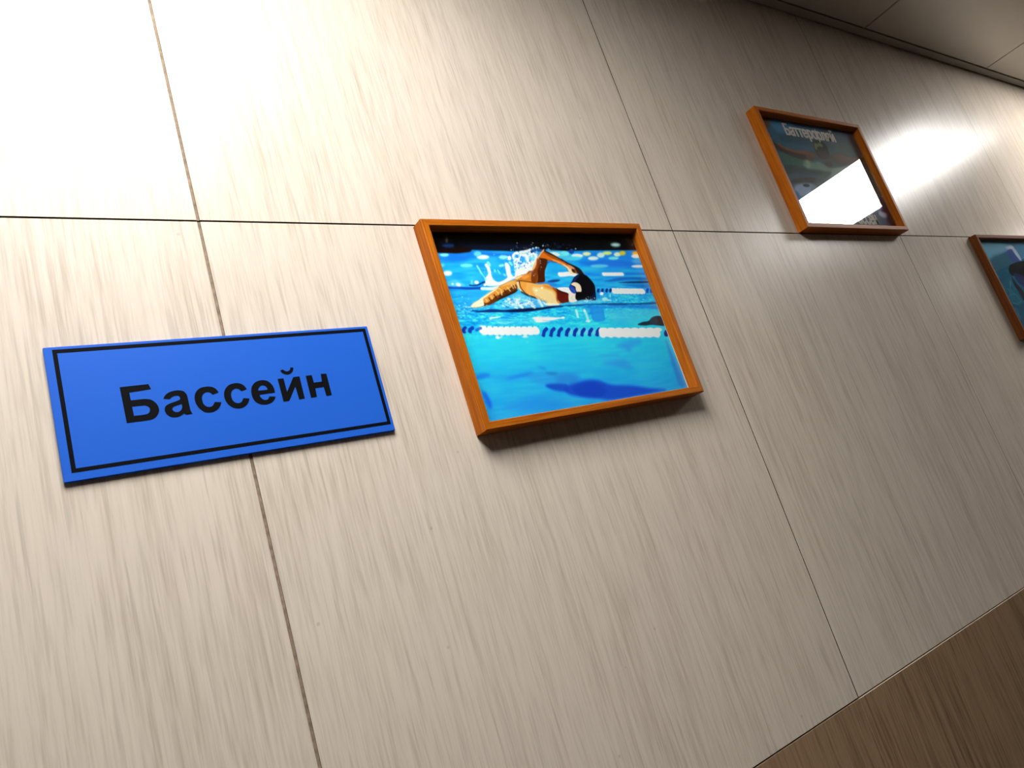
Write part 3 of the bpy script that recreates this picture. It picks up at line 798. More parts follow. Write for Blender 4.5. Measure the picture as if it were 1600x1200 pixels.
 ('P',(232,232,240),0.8,[613,1012,600,995,569,984,540,986,529,999,542,1016,572,1027,601,1026],1,1),
 ('P',(238,234,242),0.7,[690,1044,672,1030,637,1027,607,1035,598,1050,617,1064,652,1068,682,1060],1,1),
 ('P',(232,232,240),0.8,[688,1007,675,989,644,978,614,980,603,994,616,1011,647,1022,677,1020],1,1),
 ('P',(238,234,242),0.7,[766,1039,747,1025,712,1021,682,1030,673,1045,692,1059,727,1063,758,1054],1,1),
 ('P',(232,232,240),0.8,[764,1001,751,984,720,973,690,975,678,988,691,1005,722,1017,752,1015],1,1),
 ('P',(238,234,242),0.7,[844,1033,824,1020,789,1016,758,1024,749,1040,768,1054,804,1058,835,1049],1,1),
 ('P',(232,232,240),0.8,[841,996,827,978,796,967,766,969,754,983,767,1000,799,1011,829,1009],1,1),
 ('P',(238,234,242),0.7,[921,1028,902,1014,866,1010,835,1019,826,1035,846,1048,882,1052,913,1044],1,1),
 ('P',(232,232,240),0.8,[919,990,905,972,873,961,842,963,831,977,844,994,876,1006,907,1004],1,1),
 ('P',(238,234,242),0.7,[1000,1023,980,1009,944,1005,912,1013,904,1029,924,1043,960,1047,992,1038],1,1),
 ('P',(232,232,240),0.8,[998,984,983,967,951,956,920,957,908,971,922,989,954,1000,986,998],1,1),
 ('P',(238,234,242),0.7,[1080,1017,1060,1003,1023,999,991,1008,983,1024,1002,1038,1039,1042,1071,1033],1,1),
 ('P',(232,232,240),0.8,[1077,979,1063,961,1030,950,999,952,987,965,1001,983,1033,994,1065,993],1,1),
 ('P',(235,240,248),0.9,[591,956,578,944,557,941,539,947,535,960,547,972,569,975,587,969],1,1),
 ('P',(160,220,245),1,[625,957,614,947,593,944,577,950,573,961,584,972,605,975,622,969],0.8,1),
 ('P',(225,235,245),1,[951,937,934,926,899,924,869,931,860,944,877,954,911,956,942,949],0.8,1),
 ('P',(70,205,245),1,[925,873,916,862,901,858,890,864,889,876,898,887,913,890,924,884],0.8,1),
 ('S',(14,50,160),4.0,0.6,[1220,1005,1174,974,1150,932],1),
 ('P',(14,50,160),0.6,[1169,930,1158,921,1139,919,1123,924,1120,934,1131,942,1149,945,1166,940],1,1),
 ('S',(14,50,160),4.0,0.6,[1322,998,1275,967,1251,924],1),
 ('P',(14,50,160),0.6,[1270,923,1259,914,1240,911,1224,917,1220,926,1231,935,1250,938,1266,932],1,1),
 ('S',(14,50,160),4.0,0.6,[1425,991,1377,960,1353,916],1),
 ('P',(14,50,160),0.6,[1372,915,1361,906,1342,904,1325,909,1321,919,1333,927,1352,930,1369,925],1,1),
 ('S',(14,48,158),4.2,0.6,[1524,975,1481,945,1465,912],1),
 ('P',(14,48,158),0.6,[1484,909,1473,900,1455,897,1439,902,1436,912,1447,921,1466,924,1481,919],1,1),
 ('S',(14,48,158),4.2,0.6,[1635,967,1591,937,1575,904],1),
 ('P',(14,48,158),0.6,[1595,900,1584,892,1565,889,1549,894,1546,904,1557,913,1576,916,1592,911],1,1),
 ('S',(14,48,158),4.2,0.6,[1743,959,1698,929,1682,896],1),
 ('P',(14,48,158),0.6,[1702,892,1691,883,1672,881,1656,886,1653,896,1664,905,1683,908,1699,903],1,1),
 ('S',(14,48,158),4.2,0.6,[1853,952,1807,921,1791,888],1),
 ('P',(14,48,158),0.6,[1811,884,1799,875,1780,873,1764,878,1761,888,1772,897,1791,900,1807,894],1,1),
 ('S',(14,48,158),4.2,0.6,[1964,944,1918,913,1901,879],1),
 ('P',(14,48,158),0.6,[1921,876,1909,867,1890,864,1874,870,1870,880,1882,889,1902,892,1918,886],1,1),
 ('P',(110,205,245),0.8,[1559,936,1539,915,1518,908,1510,921,1518,946,1539,967,1559,973,1568,961],0.8,1),
 ('P',(110,205,245),0.8,[1671,928,1650,906,1629,900,1621,913,1629,938,1650,959,1671,966,1680,953],0.8,1),
 ('P',(110,205,245),0.8,[1779,920,1758,898,1737,892,1728,905,1737,930,1759,952,1780,958,1789,945],0.8,1),
 ('P',(110,205,245),0.8,[1890,912,1868,890,1846,884,1838,897,1847,922,1869,944,1890,950,1899,937],0.8,1),
 ('S',(12,50,160),4,0.7,[211,1087,176,1058,186,1049],1),
 ('S',(14,60,170),4,0.7,[294,1081,247,1057,252,1045],1),
 ('S',(20,80,180),3,0.8,[391,1073,332,1055],0.8),
 ('P',(60,170,235),1,[232,1057,217,1044,204,1042,200,1052,207,1068,222,1081,235,1084,240,1073],0.9,1),
 ('S',(238,234,240),10.8,0.8,[1994,904,2144,890,2308,874,2476,858,2650,846,2853,834],1),
 ('P',(242,240,244),0.7,[2085,926,2059,909,2011,905,1970,916,1960,935,1987,952,2034,957,2075,946],1,1),
 ('P',(238,234,240),0.8,[2011,844,1986,836,1955,844,1936,863,1940,882,1965,890,1997,882,2016,863],1,1),
 ('P',(242,240,244),0.7,[2203,918,2176,901,2128,896,2087,907,2077,927,2103,944,2152,949,2193,938],1,1),
 ('P',(238,234,240),0.8,[2128,835,2103,827,2071,835,2052,854,2056,874,2082,882,2113,874,2133,854],1,1),
 ('P',(242,240,244),0.7,[2324,910,2296,892,2247,888,2205,899,2195,919,2222,936,2271,941,2313,930],1,1),
 ('P',(238,234,240),0.8,[2247,826,2221,818,2189,826,2169,845,2174,865,2199,873,2232,865,2251,845],1,1),
 ('P',(242,240,244),0.7,[2446,901,2417,884,2367,879,2325,890,2315,910,2342,928,2392,932,2435,921],1,1),
 ('P',(238,234,240),0.8,[2367,817,2341,808,2308,817,2289,836,2293,856,2319,864,2352,856,2372,836],1,1),
 ('P',(242,240,244),0.7,[2570,892,2541,875,2490,870,2447,881,2436,902,2465,919,2515,924,2559,913],1,1),
 ('P',(238,234,240),0.8,[2490,807,2463,799,2430,807,2410,827,2414,847,2441,855,2474,847,2495,827],1,1),
 ('P',(242,240,244),0.7,[2696,883,2667,866,2615,861,2571,872,2560,893,2589,911,2641,915,2685,904],1,1),
 ('P',(238,234,240),0.8,[2614,798,2587,789,2553,798,2533,818,2538,838,2565,846,2599,838,2619,818],1,1),
 ('P',(242,240,244),0.7,[2824,874,2794,856,2742,852,2697,863,2686,884,2716,902,2768,906,2813,895],1,1),
 ('P',(238,234,240),0.8,[2741,788,2713,780,2679,788,2658,808,2663,828,2691,837,2725,828,2746,808],1,1),
 ('P',(242,240,244),0.7,[2954,865,2924,847,2870,843,2825,854,2814,875,2844,893,2898,897,2943,886],1,1),
 ('P',(238,234,240),0.8,[2869,778,2841,770,2806,778,2786,799,2791,819,2819,827,2854,819,2875,798],1,1),
 ('S',(226,214,222),1.4,0.9,[2097,909,2056,868],0.6),
 ('S',(226,214,222),1.4,0.9,[2215,901,2173,859],0.6),
 ('S',(226,214,222),1.4,0.9,[2335,892,2293,850],0.6),
 ('S',(226,214,222),1.4,0.9,[2457,884,2414,841],0.6),
 ('S',(226,214,222),1.4,0.9,[2582,875,2537,832],0.6),
 ('S',(226,214,222),1.4,0.9,[2708,866,2663,822],0.6),
 ('S',(226,214,222),1.4,0.9,[2836,856,2790,813],0.6),
 ('P',(14,40,120),0.8,[3053,806,3018,777,2979,771,2961,790,2972,824,3008,853,3046,860,3065,840],1,1),
 ('P',(30,165,230),0.5,[479,1083,474,1075,465,1072,459,1076,459,1084,464,1092,473,1094,479,1091],0.9,1),
 ('P',(40,175,235),0.6,[461,983,454,975,443,972,435,976,434,985,441,994,452,997,460,992],0.8,1),
 ('P',(30,165,230),0.5,[549,1078,543,1070,535,1068,528,1071,528,1079,534,1087,542,1090,549,1086],0.9,1),
 ('P',(40,175,235),0.6,[531,978,523,970,512,967,504,971,503,980,510,989,521,992,530,987],0.8,1),
 ('P',(30,165,230),0.5,[619,1073,613,1066,605,1063,598,1067,598,1075,604,1082,612,1085,619,1081],0.9,1),
 ('P',(40,175,235),0.6,[600,973,593,964,582,961,573,966,572,975,580,983,591,986,599,982],0.8,1),
 ('P',(30,165,230),0.5,[690,1068,684,1061,675,1058,669,1062,669,1070,675,1078,683,1080,690,1077],0.9,1),
 ('P',(40,175,235),0.6,[671,968,663,959,652,956,643,960,643,970,650,978,661,981,670,977],0.8,1),
 ('P',(30,165,230),0.5,[762,1064,756,1056,747,1053,740,1057,740,1065,746,1073,755,1076,761,1072],0.9,1),
 ('P',(40,175,235),0.6,[742,962,735,954,723,951,714,955,714,964,721,973,732,976,741,971],0.8,1),
 ('P',(30,165,230),0.5,[834,1059,828,1051,819,1048,813,1052,812,1060,819,1068,827,1071,834,1067],0.9,1),
 ('P',(40,175,235),0.6,[814,957,807,948,795,945,786,950,785,959,793,968,804,971,813,966],0.8,1),
 ('P',(30,165,230),0.5,[908,1054,901,1046,892,1043,886,1047,885,1055,892,1063,901,1066,907,1062],0.9,1),
 ('P',(40,175,235),0.6,[887,951,879,943,868,940,859,944,858,954,865,962,877,965,886,961],0.8,1),
 ('P',(30,165,230),0.5,[982,1049,975,1041,966,1038,960,1042,959,1050,966,1058,975,1061,981,1057],0.9,1),
 ('P',(40,175,235),0.6,[961,946,953,937,941,934,932,939,931,948,939,957,951,960,960,955],0.8,1),
 ('P',(30,165,230),0.5,[1056,1044,1050,1036,1041,1033,1034,1037,1034,1045,1040,1053,1050,1056,1056,1052],0.9,1),
 ('P',(40,175,235),0.6,[1035,940,1027,931,1015,928,1006,933,1005,942,1013,951,1025,954,1034,950],0.8,1),
 ('P',(30,165,230),0.5,[1132,1039,1126,1031,1116,1028,1110,1032,1109,1040,1116,1048,1125,1051,1132,1047],0.9,1),
 ('P',(40,175,235),0.6,[1110,935,1102,926,1090,923,1081,927,1080,937,1088,946,1100,949,1109,944],0.8,1),
 ('P',(60,190,235),0.5,[2107,954,2099,944,2086,941,2077,946,2077,956,2086,965,2098,969,2107,964],0.9,1),
 ('P',(50,180,235),0.6,[2049,819,2035,812,2019,813,2010,822,2014,834,2029,842,2045,841,2053,831],0.9,1),
 ('P',(60,190,235),0.5,[2226,946,2217,936,2204,933,2195,937,2195,948,2204,957,2217,961,2226,956],0.9,1),
 ('P',(50,180,235),0.6,[2167,810,2152,802,2135,804,2127,813,2131,825,2146,833,2162,832,2171,822],0.9,1),
 ('P',(60,190,235),0.5,[2347,937,2337,928,2324,924,2315,929,2315,939,2324,949,2338,952,2347,948],0.9,1),
 ('P',(50,180,235),0.6,[2286,801,2271,793,2254,794,2245,804,2250,816,2264,824,2281,823,2290,813],0.9,1),
 ('P',(60,190,235),0.5,[2469,929,2460,919,2447,916,2437,921,2437,931,2447,941,2460,944,2469,939],0.9,1),
 ('P',(50,180,235),0.6,[2407,791,2392,784,2375,785,2366,794,2370,807,2385,815,2402,813,2411,804],0.9,1),
 ('P',(60,190,235),0.5,[2594,920,2584,910,2571,907,2561,912,2561,922,2571,932,2584,936,2594,931],0.9,1),
 ('P',(50,180,235),0.6,[2530,782,2514,774,2497,775,2488,785,2493,797,2508,805,2525,804,2534,794],0.9,1),
 ('P',(60,190,235),0.5,[2720,912,2711,902,2697,898,2687,903,2687,914,2697,924,2711,927,2721,922],0.9,1),
 ('P',(50,180,235),0.6,[2655,772,2639,764,2621,765,2612,775,2617,788,2633,796,2650,794,2660,785],0.9,1),
 ('P',(60,190,235),0.5,[2849,903,2839,893,2825,889,2815,894,2816,905,2826,915,2840,918,2849,913],0.9,1),
 ('P',(50,180,235),0.6,[2782,762,2766,754,2748,755,2739,765,2744,778,2760,786,2778,785,2787,775],0.9,1),
 ('P',(30,150,225),0.4,[2456,1440,2450,1435,2442,1433,2436,1435,2435,1441,2440,1446,2449,1448,2455,1445],0.9,1),
 ('P',(30,140,220),0.4,[2420,1358,2414,1353,2405,1350,2398,1353,2397,1359,2403,1365,2412,1367,2419,1364],0.8,1),
 ('P',(30,150,225),0.4,[2512,1438,2506,1433,2498,1431,2491,1433,2491,1439,2496,1444,2505,1446,2511,1443],0.9,1),
 ('P',(30,140,220),0.4,[2475,1356,2469,1350,2460,1348,2453,1351,2452,1357,2458,1363,2467,1365,2475,1362],0.8,1),
 ('P',(30,150,225),0.4,[2568,1436,2562,1431,2554,1429,2547,1431,2547,1437,2552,1442,2561,1444,2567,1442],0.9,1),
 ('P',(30,140,220),0.4,[2531,1354,2525,1348,2515,1346,2508,1349,2508,1355,2514,1360,2523,1363,2530,1360],0.8,1),
 ('P',(30,150,225),0.4,[2624,1434,2619,1429,2610,1427,2604,1429,2603,1435,2609,1440,2617,1442,2624,1440],0.9,1),
 ('P',(30,140,220),0.4,[2587,1351,2581,1346,2572,1344,2564,1346,2564,1352,2570,1358,2579,1360,2587,1358],0.8,1),
 ('P',(30,150,225),0.4,[2681,1432,2676,1427,2667,1425,2661,1427,2660,1433,2666,1438,2674,1440,2681,1438],0.9,1),
 ('P',(30,140,220),0.4,[2644,1349,2638,1343,2628,1341,2621,1344,2620,1350,2626,1356,2636,1358,2643,1355],0.8,1),
 ('P',(30,150,225),0.4,[2739,1430,2733,1425,2725,1423,2718,1425,2717,1431,2723,1436,2732,1438,2738,1436],0.9,1),
 ('P',(30,140,220),0.4,[2701,1347,2695,1341,2685,1339,2678,1342,2677,1348,2683,1354,2693,1356,2700,1353],0.8,1),
 ('P',(30,150,225),0.4,[2797,1428,2791,1423,2782,1421,2776,1423,2775,1429,2781,1434,2790,1436,2796,1434],0.9,1),
 ('P',(30,140,220),0.4,[2758,1345,2752,1339,2742,1337,2735,1339,2734,1346,2741,1351,2750,1354,2758,1351],0.8,1),
 ('P',(30,150,225),0.4,[2855,1426,2849,1421,2841,1419,2834,1421,2833,1427,2839,1432,2848,1434,2855,1432],0.9,1),
 ('P',(30,140,220),0.4,[2816,1342,2810,1336,2800,1334,2793,1337,2792,1343,2798,1349,2808,1351,2816,1348],0.8,1),
 ('P',(30,150,225),0.4,[2914,1424,2908,1419,2899,1417,2892,1419,2892,1425,2898,1430,2907,1432,2913,1429],0.9,1),
 ('P',(30,140,220),0.4,[2875,1340,2868,1334,2858,1332,2851,1335,2850,1341,2857,1347,2867,1349,2874,1346],0.8,1),
 ('S',(60,160,215),0.5261047054552532,0.5,[991,1296,1024,1285],0.75),
 ('S',(210,232,246),0.8346140200060764,0.5,[900,1280,928,1270],0.75),
 ('S',(120,205,240),0.8673359494770625,0.5,[1138,1327,1156,1332],0.75),
 ('S',(210,232,246),0.6248906765590129,0.5,[755,1295,776,1288],0.75),
 ('S',(120,205,240),1.1962343327249068,0.5,[1012,1360,1022,1352],0.75),
 ('S',(120,205,240),0.9853011219837295,0.5,[1197,1348,1217,1351],0.75),
 ('S',(235,242,248),0.768910008068481,0.5,[1042,1350,1081,1345],0.75),
 ('S',(20,95,180),1.235660279861085,0.5,[875,1362,895,1370],0.75),
 ('S',(20,95,180),1.2366662671823638,0.5,[977,1312,1014,1320],0.75),
 ('S',(210,232,246),0.7305636523484408,0.5,[932,1344,957,1338],0.75),
 ('S',(60,160,215),1.2089644735823906,0.5,[1154,1266,1179,1267],0.75),
 ('S',(120,205,240),1.0613417279695114,0.5,[862,1320,878,1328],0.75),
 ('S',(235,242,248),0.8099436317477107,0.5,[1196,1353,1214,1345],0.75),
 ('S',(20,95,180),1.273724887268822,0.5,[858,1325,895,1332],0.75),
 ('S',(60,160,215),0.8263629378846173,0.5,[678,1291,694,1293],0.75),
 ('S',(20,95,180),0.7755539615432172,0.5,[759,1356,795,1363],0.75),
 ('S',(235,242,248),0.6453765179821546,0.5,[1091,1303,1126,1306],0.75),
 ('S',(120,205,240),1.1665026451242282,0.5,[682,1286,710,1287],0.75),
 ('S',(210,232,246),1.2214979875401242,0.5,[862,1354,896,1360],0.75),
 ('S',(120,205,240),1.067359364083755,0.5,[859,1358,899,1355],0.75),
 ('S',(235,242,248),0.7653316335907739,0.5,[1105,1358,1134,1364],0.75),
 ('S',(235,242,248),1.36411820902931,0.5,[892,1274,925,1262],0.75),
 ('S',(120,205,240),0.6013043145783294,0.5,[1043,1338,1064,1338],0.75),
 ('S',(20,95,180),0.6621082676963781,0.5,[1107,1313,1122,1303],0.75),
 ('S',(210,232,246),1.207420321670447,0.5,[930,1323,959,1321],0.75),
 ('S',(20,95,180),1.0033828976305021,0.5,[1075,1297,1105,1290],0.75),
 ('S',(20,95,180),1.361196884147769,0.5,[1012,1285,1029,1274],0.75),
 ('S',(20,95,180),0.7933144398367302,0.5,[863,1361,900,1360],0.75),
 ('S',(20,95,180),0.8130960572249298,0.5,[824,1352,849,1347],0.75),
 ('S',(120,205,240),1.282920127215045,0.5,[1003,1296,1041,1297],0.75),
 ('S',(60,160,215),1.3821843396839153,0.5,[1017,1270,1058,1268],0.75),
 ('S',(210,232,246),1.1477178283316825,0.5,[782,1346,821,1349],0.75),
 ('S',(235,242,248),0.7723994855684293,0.5,[1072,1353,1107,1349],0.75),
 ('S',(120,205,240),0.6440207610115661,0.5,[950,1285,966,1274],0.75),
 ('S',(210,232,246),1.387821553829513,0.5,[898,1310,916,1306],0.75),
 ('S',(120,205,240),0.9343956803830271,0.5,[1208,1347,1251,1354],0.75),
 ('S',(210,232,246),1.0311479619438173,0.5,[964,1332,986,1327],0.75),
 ('S',(20,95,180),1.2702692506390667,0.5,[783,1290,796,1291],0.75),
 ('S',(60,160,215),1.052207682067485,0.5,[1125,1295,1150,1284],0.75),
 ('S',(20,95,180),1.2366697998065037,0.5,[722,1330,743,1327],0.75),
 ('S',(120,205,240),0.6410979042674889,0.5,[881,1294,913,1295],0.75),
 ('S',(210,232,246),0.8160044740074193,0.5,[874,1330,895,1336],0.75),
 ('S',(60,160,215),0.9854812475042822,0.5,[1167,1367,1183,1365],0.75),
 ('S',(120,205,240),0.9440691818471634,0.5,[829,1290,858,1290],0.75),
 ('S',(120,205,240),1.0362289803814548,0.5,[917,1303,937,1295],0.75),
 ('S',(20,95,180),1.3506584583658638,0.5,[791,1281,818,1282],0.75),
 ('S',(160,228,245),0.6473001835931976,0.5,[124,1198,143,1204],0.6),
 ('S',(70,190,235),0.6460830402460089,0.5,[93,1322,120,1322],0.6),
 ('S',(70,190,235),0.675912953133571,0.5,[212,1332,243,1328],0.6),
 ('S',(110,215,242),0.5097036589401901,0.5,[226,1263,264,1261],0.6),
 ('S',(110,215,242),0.7786020443577979,0.5,[108,1299,148,1297],0.6),
 ('S',(70,190,235),0.8319369306666273,0.5,[147,1225,184,1230],0.6),
 ('S',(160,228,245),0.9670295989850062,0.5,[266,1318,307,1321],0.6),
 ('S',(160,228,245),1.015215730272451,0.5,[173,1250,213,1248],0.6),
 ('S',(70,190,235),0.7790507979543069,0.5,[289,1259,328,1256],0.6),
 ('S',(70,190,235),0.88903674981324,0.5,[275,1287,286,1284],0.6),
 ('S',(160,228,245),1.0837531059864327,0.5,[198,1290,216,1288],0.6),
 ('S',(30,120,205),0.6603229008000808,0.5,[210,1271,245,1276],0.6),
 ('S',(160,228,245),1.0872115942926912,0.5,[108,1333,158,1333],0.6),
 ('S',(30,120,205),0.8687333031553213,0.5,[320,1222,332,1219],0.6),
 ('S',(160,228,245),0.589838003440585,0.5,[303,1315,350,1309],0.6),
 ('S',(110,215,242),0.8333066349098744,0.5,[230,1272,248,1271],0.6),
 ('S',(110,215,242),0.9454025748306387,0.5,[226,1221,249,1220],0.6),
 ('S',(160,228,245),0.7937478573027382,0.5,[316,1311,347,1313],0.6),
 ('S',(30,120,205),0.8411889208764401,0.5,[320,1273,334,1272],0.6),
 ('S',(30,120,205),0.6579480337941026,0.5,[254,1290,305,1288],0.6),
 ('S',(30,120,205),0.9848172958243802,0.5,[222,1297,265,1296],0.6),
 ('S',(110,215,242),0.8930082455647181,0.5,[296,1262,325,1266],0.6),
 ('S',(160,228,245),0.6431510570191686,0.5,[79,1241,95,1246],0.6),
 ('S',(110,215,242),0.8252605068311394,0.5,[298,1258,322,1254],0.6),
 ('S',(30,120,205),0.9497645249191423,0.5,[148,1209,198,1208],0.6),
 ('S',(160,228,245),0.7125789575389796,0.5,[66,1204,98,1207],0.6),
 ('S',(160,228,245),0.7268833315510693,0.5,[134,1289,171,1291],0.6),
 ('S',(70,190,235),0.8104947285489019,0.5,[263,1279,286,1277],0.6),
 ('S',(110,215,242),0.5222613246731412,0.5,[217,1248,259,1248],0.6),
 ('S',(70,190,235),0.5002637792840049,0.5,[128,1311,158,1306],0.6),
 ('S',(160,228,245),0.7771387864638051,0.5,[169,1202,206,1202],0.6),
 ('S',(160,228,245),0.5912683511617619,0.5,[107,1242,120,1238],0.6),
 ('S',(30,120,205),0.5198918364139017,0.5,[142,1298,161,1301],0.6),
 ('S',(110,215,242),0.9126285494345836,0.5,[310,1278,354,1280],0.6),
 ('S',(70,190,235),0.6746604015851543,0.5,[244,1262,296,1265],0.6),
 ('S',(110,215,242),0.8448320473602673,0.5,[231,1223,250,1226],0.6),
 ('S',(70,190,235),0.6106857290925247,0.5,[232,1240,280,1236],0.6),
 ('S',(30,120,205),0.6053872898467766,0.5,[181,1328,233,1328],0.6),
 ('S',(70,190,235),0.5037636106993897,0.5,[142,1334,177,1331],0.6),
 ('S',(70,190,235),1.0637028012893261,0.5,[67,1225,96,1229],0.6),
 ('S',(30,140,215),0.4322568923955745,0.5,[1083,1170,1201,1169],0.5),
 ('S',(110,212,242),0.90005654874804,0.5,[450,1232,521,1234],0.5),
 ('S',(24,125,210),0.5076318652736987,0.5,[689,1136,803,1127],0.5),
 ('S',(110,212,242),0.8744794492780287,0.5,[785,1164,872,1164],0.5),
 ('S',(24,125,210),0.7749689579788219,0.5,[209,1120,258,1123],0.5),
 ('S',(24,125,210),0.8353831768588119,0.5,[696,1175,770,1170],0.5),
 ('S',(24,125,210),0.7326790114448376,0.5,[1365,1143,1448,1136],0.5),
 ('S',(30,140,215),0.5877255967229661,0.5,[296,1182,398,1180],0.5),
 ('S',(30,140,215),0.9806617896719998,0.5,[303,1236,360,1239],0.5),
 ('S',(24,125,210),0.8777086822063549,0.5,[1010,1168,1096,1168],0.5),
 ('S',(30,140,215),0.8513903220113903,0.5,[1287,1064,1333,1060],0.5),
 ('S',(70,195,238),0.6653095609402873,0.5,[825,1092,922,1085],0.5),
 ('S',(30,140,215),0.5606169168943339,0.5,[1204,1102,1336,1093],0.5),
 ('S',(24,125,210),0.4823980834897995,0.5,[1212,1141,1266,1144],0.5),
 ('S',(70,195,238),0.4164833685233992,0.5,[774,1176,814,1174],0.5),
 ('S',(70,195,238),0.5386582860087052,0.5,[201,1235,264,1230],0.5),
 ('S',(24,125,210),0.8360998942685276,0.5,[680,1176,748,1178],0.5),
 ('S',(30,140,215),0.8588101756805371,0.5,[240,1179,287,1176],0.5),
 ('S',(24,125,210),0.6765982743929038,0.5,[684,1166,751,1164],0.5),
 ('S',(30,140,215),0.9817991308484528,0.5,[683,1165,787,1156],0.5),
 ('S',(70,195,238),0.5245343833178727,0.5,[921,1198,1035,1194],0.5),
 ('S',(110,212,242),0.6356307095178515,0.5,[107,1137,159,1133],0.5),
 ('S',(110,212,242),0.8587399546105271,0.5,[404,1204,456,1202],0.5),
 ('S',(70,195,238),0.7708925209688091,0.5,[1175,1146,1291,1137],0.5),
 ('S',(70,195,238),0.45626154766778376,0.5,[653,1208,764,1203],0.5),
 ('S',(110,212,242),0.6862902314196686,0.5,[618,1125,678,1119],0.5),
 ('S',(70,195,238),0.4621229984391201,0.5,[727,1149,773,1151],0.5),
 ('S',(70,195,238),0.7661447106841683,0.5,[907,1126,1022,1125],0.5),
 ('S',(30,140,215),0.9894324308080128,0.5,[787,1150,873,1144],0.5),
 ('S',(24,125,210),0.8792090881616271,0.5,[1188,1064,1293,1058],0.5),
 ('S',(110,212,242),0.57183716480917,0.5,[581,1150,677,1145],0.5),
 ('S',(30,140,215),0.5840755029110246,0.5,[145,1153,228,1145],0.5),
 ('S',(70,195,238),0.8019646180950559,0.5,[1390,1146,1504,1146],0.5),
 ('S',(24,125,210),0.6898523294181699,0.5,[1396,1055,1504,1046],0.5),
 ('S',(30,140,215),0.6360458417344113,0.5,[254,1234,316,1229],0.5),
 ('S',(24,125,210),0.9461048976066024,0.5,[131,1205,179,1202],0.5),
 ('S',(110,212,242),0.5494080627863209,0.5,[930,1157,978,1154],0.5),
 ('S',(70,195,238),0.9383564753107193,0.5,[256,1210,357,1203],0.5),
 ('S',(70,195,238),0.7419522996212211,0.5,[326,1160,427,1158],0.5),
 ('S',(24,125,210),0.655235632434048,0.5,[935,1121,1025,1118],0.5),
 ('S',(30,120,215),0.8447056649869864,0.5,[2534,1226,2579,1227],0.55),
 ('S',(30,120,215),0.7017240485674753,0.5,[2380,1297,2414,1298],0.55),
 ('S',(30,120,215),0.5650723395083976,0.5,[2260,1333,2322,1328],0.55),
 ('S',(20,90,190),0.5592231474420473,0.5,[2121,1240,2152,1239],0.55),
 ('S',(30,120,215),0.7076433458951089,0.5,[2856,1246,2949,1244],0.55),
 ('S',(20,90,190),0.44641493162414436,0.5,[2792,1222,2816,1219],0.55),
 ('S',(30,120,215),0.5613785803927778,0.5,[2207,1280,2235,1276],0.55),
 ('S',(30,120,215),0.7125500599638995,0.5,[2807,1310,2896,1306],0.55),
 ('S',(20,90,190),0.5620881534160588,0.5,[3003,1313,3038,1316],0.55),
 ('S',(20,90,190),0.6016232458555026,0.5,[2210,1244,2298,1237],0.55),
 ('S',(90,200,238),0.46637236730651466,0.5,[2579,1294,2611,1292],0.55),
 ('S',(90,200,238),0.7798963835001497,0.5,[2089,1315,2132,1311],0.55),
 ('S',(90,200,238),0.7754676384378822,0.5,[2753,1297,2786,1296],0.55),
 ('S',(30,120,215),0.7484327672650184,0.5,[2262,1312,2292,1307],0.55),
 ('S',(20,90,190),0.6596219123616486,0.5,[2801,1258,2847,1257],0.55),
 ('S',(20,90,190),0.4729171010518082,0.5,[2128,1308,2165,1305],0.55),
 ('S',(90,200,238),0.8277422723692363,0.5,[2976,1252,3035,1254],0.55),
 ('S',(20,90,190),0.5805218637385381,0.5,[2300,1297,2334,1300],0.55),
 ('S',(30,120,215),0.4392049217713129,0.5,[2107,1331,2161,1330],0.55),
 ('S',(30,120,215),0.4426741427038227,0.5,[3004,1300,3091,1302],0.55),
 ('S',(20,90,190),0.480005189004227,0.5,[2302,1231,2371,1228],0.55),
 ('S',(30,120,215),0.7225667760454026,0.5,[2788,1268,2872,1259],0.55),
 ('S',(90,200,238),0.8062370243452781,0.5,[2688,1335,2712,1331],0.55),
 ('S',(20,90,190),0.8458896455854852,0.5,[2843,1275,2936,1276],0.55),
 ('S',(90,200,238),0.508348575955557,0.5,[2195,1259,2243,1251],0.55),
 ('S',(30,120,215),0.7166867499177739,0.5,[2472,1313,2529,1313],0.55),
 ('P',(235,242,248),0.4,[1251,1739,1247,1734,1242,1732,1239,1734,1239,1739,1242,1744,1247,1745,1251,1743],0.8,1),
 ('P',(30,130,205),0.4,[1088,1834,1084,1828,1079,1826,1075,1828,1075,1834,1079,1839,1084,1841,1088,1839],0.8,1),
 ('P',(235,242,248),0.4,[1273,1809,1269,1802,1262,1800,1257,1803,1257,1809,1262,1816,1269,1819,1274,1816],0.8,1),
 ('P',(80,185,232),0.4,[1139,1879,1131,1868,1120,1864,1112,1869,1112,1880,1120,1891,1131,1895,1139,1890],0.8,1),
 ('P',(235,242,248),0.4,[1111,1893,1106,1886,1098,1883,1093,1886,1093,1894,1099,1901,1106,1904,1111,1901],0.8,1),
 ('P',(20,110,195),0.4,[1091,1769,1087,1762,1080,1759,1075,1762,1075,1769,1080,1776,1087,1778,1091,1775],0.8,1),
 ('P',(80,185,232),0.4,[1116,1804,1107,1793,1096,1789,1088,1793,1088,1805,1097,1816,1108,1821,1116,1816],0.8,1),
 ('P',(235,242,248),0.4,[1136,1913,1130,1904,1121,1900,1114,1904,1115,1913,1121,1922,1130,1926,1136,1922],0.8,1),
 ('P',(235,242,248),0.4,[1114,1702,1108,1693,1100,1690,1095,1694,1095,1702,1101,1710,1109,1713,1115,1710],0.8,1),
 ('P',(235,242,248),0.4,[1362,1877,1356,1868,1347,1865,1341,1868,1341,1877,1347,1885,1356,1889,1362,1885],0.8,1),
 ('P',(20,110,195),0.4,[1124,1939,1119,1932,1112,1929,1107,1932,1107,1940,1112,1947,1119,1950,1124,1947],0.8,1),
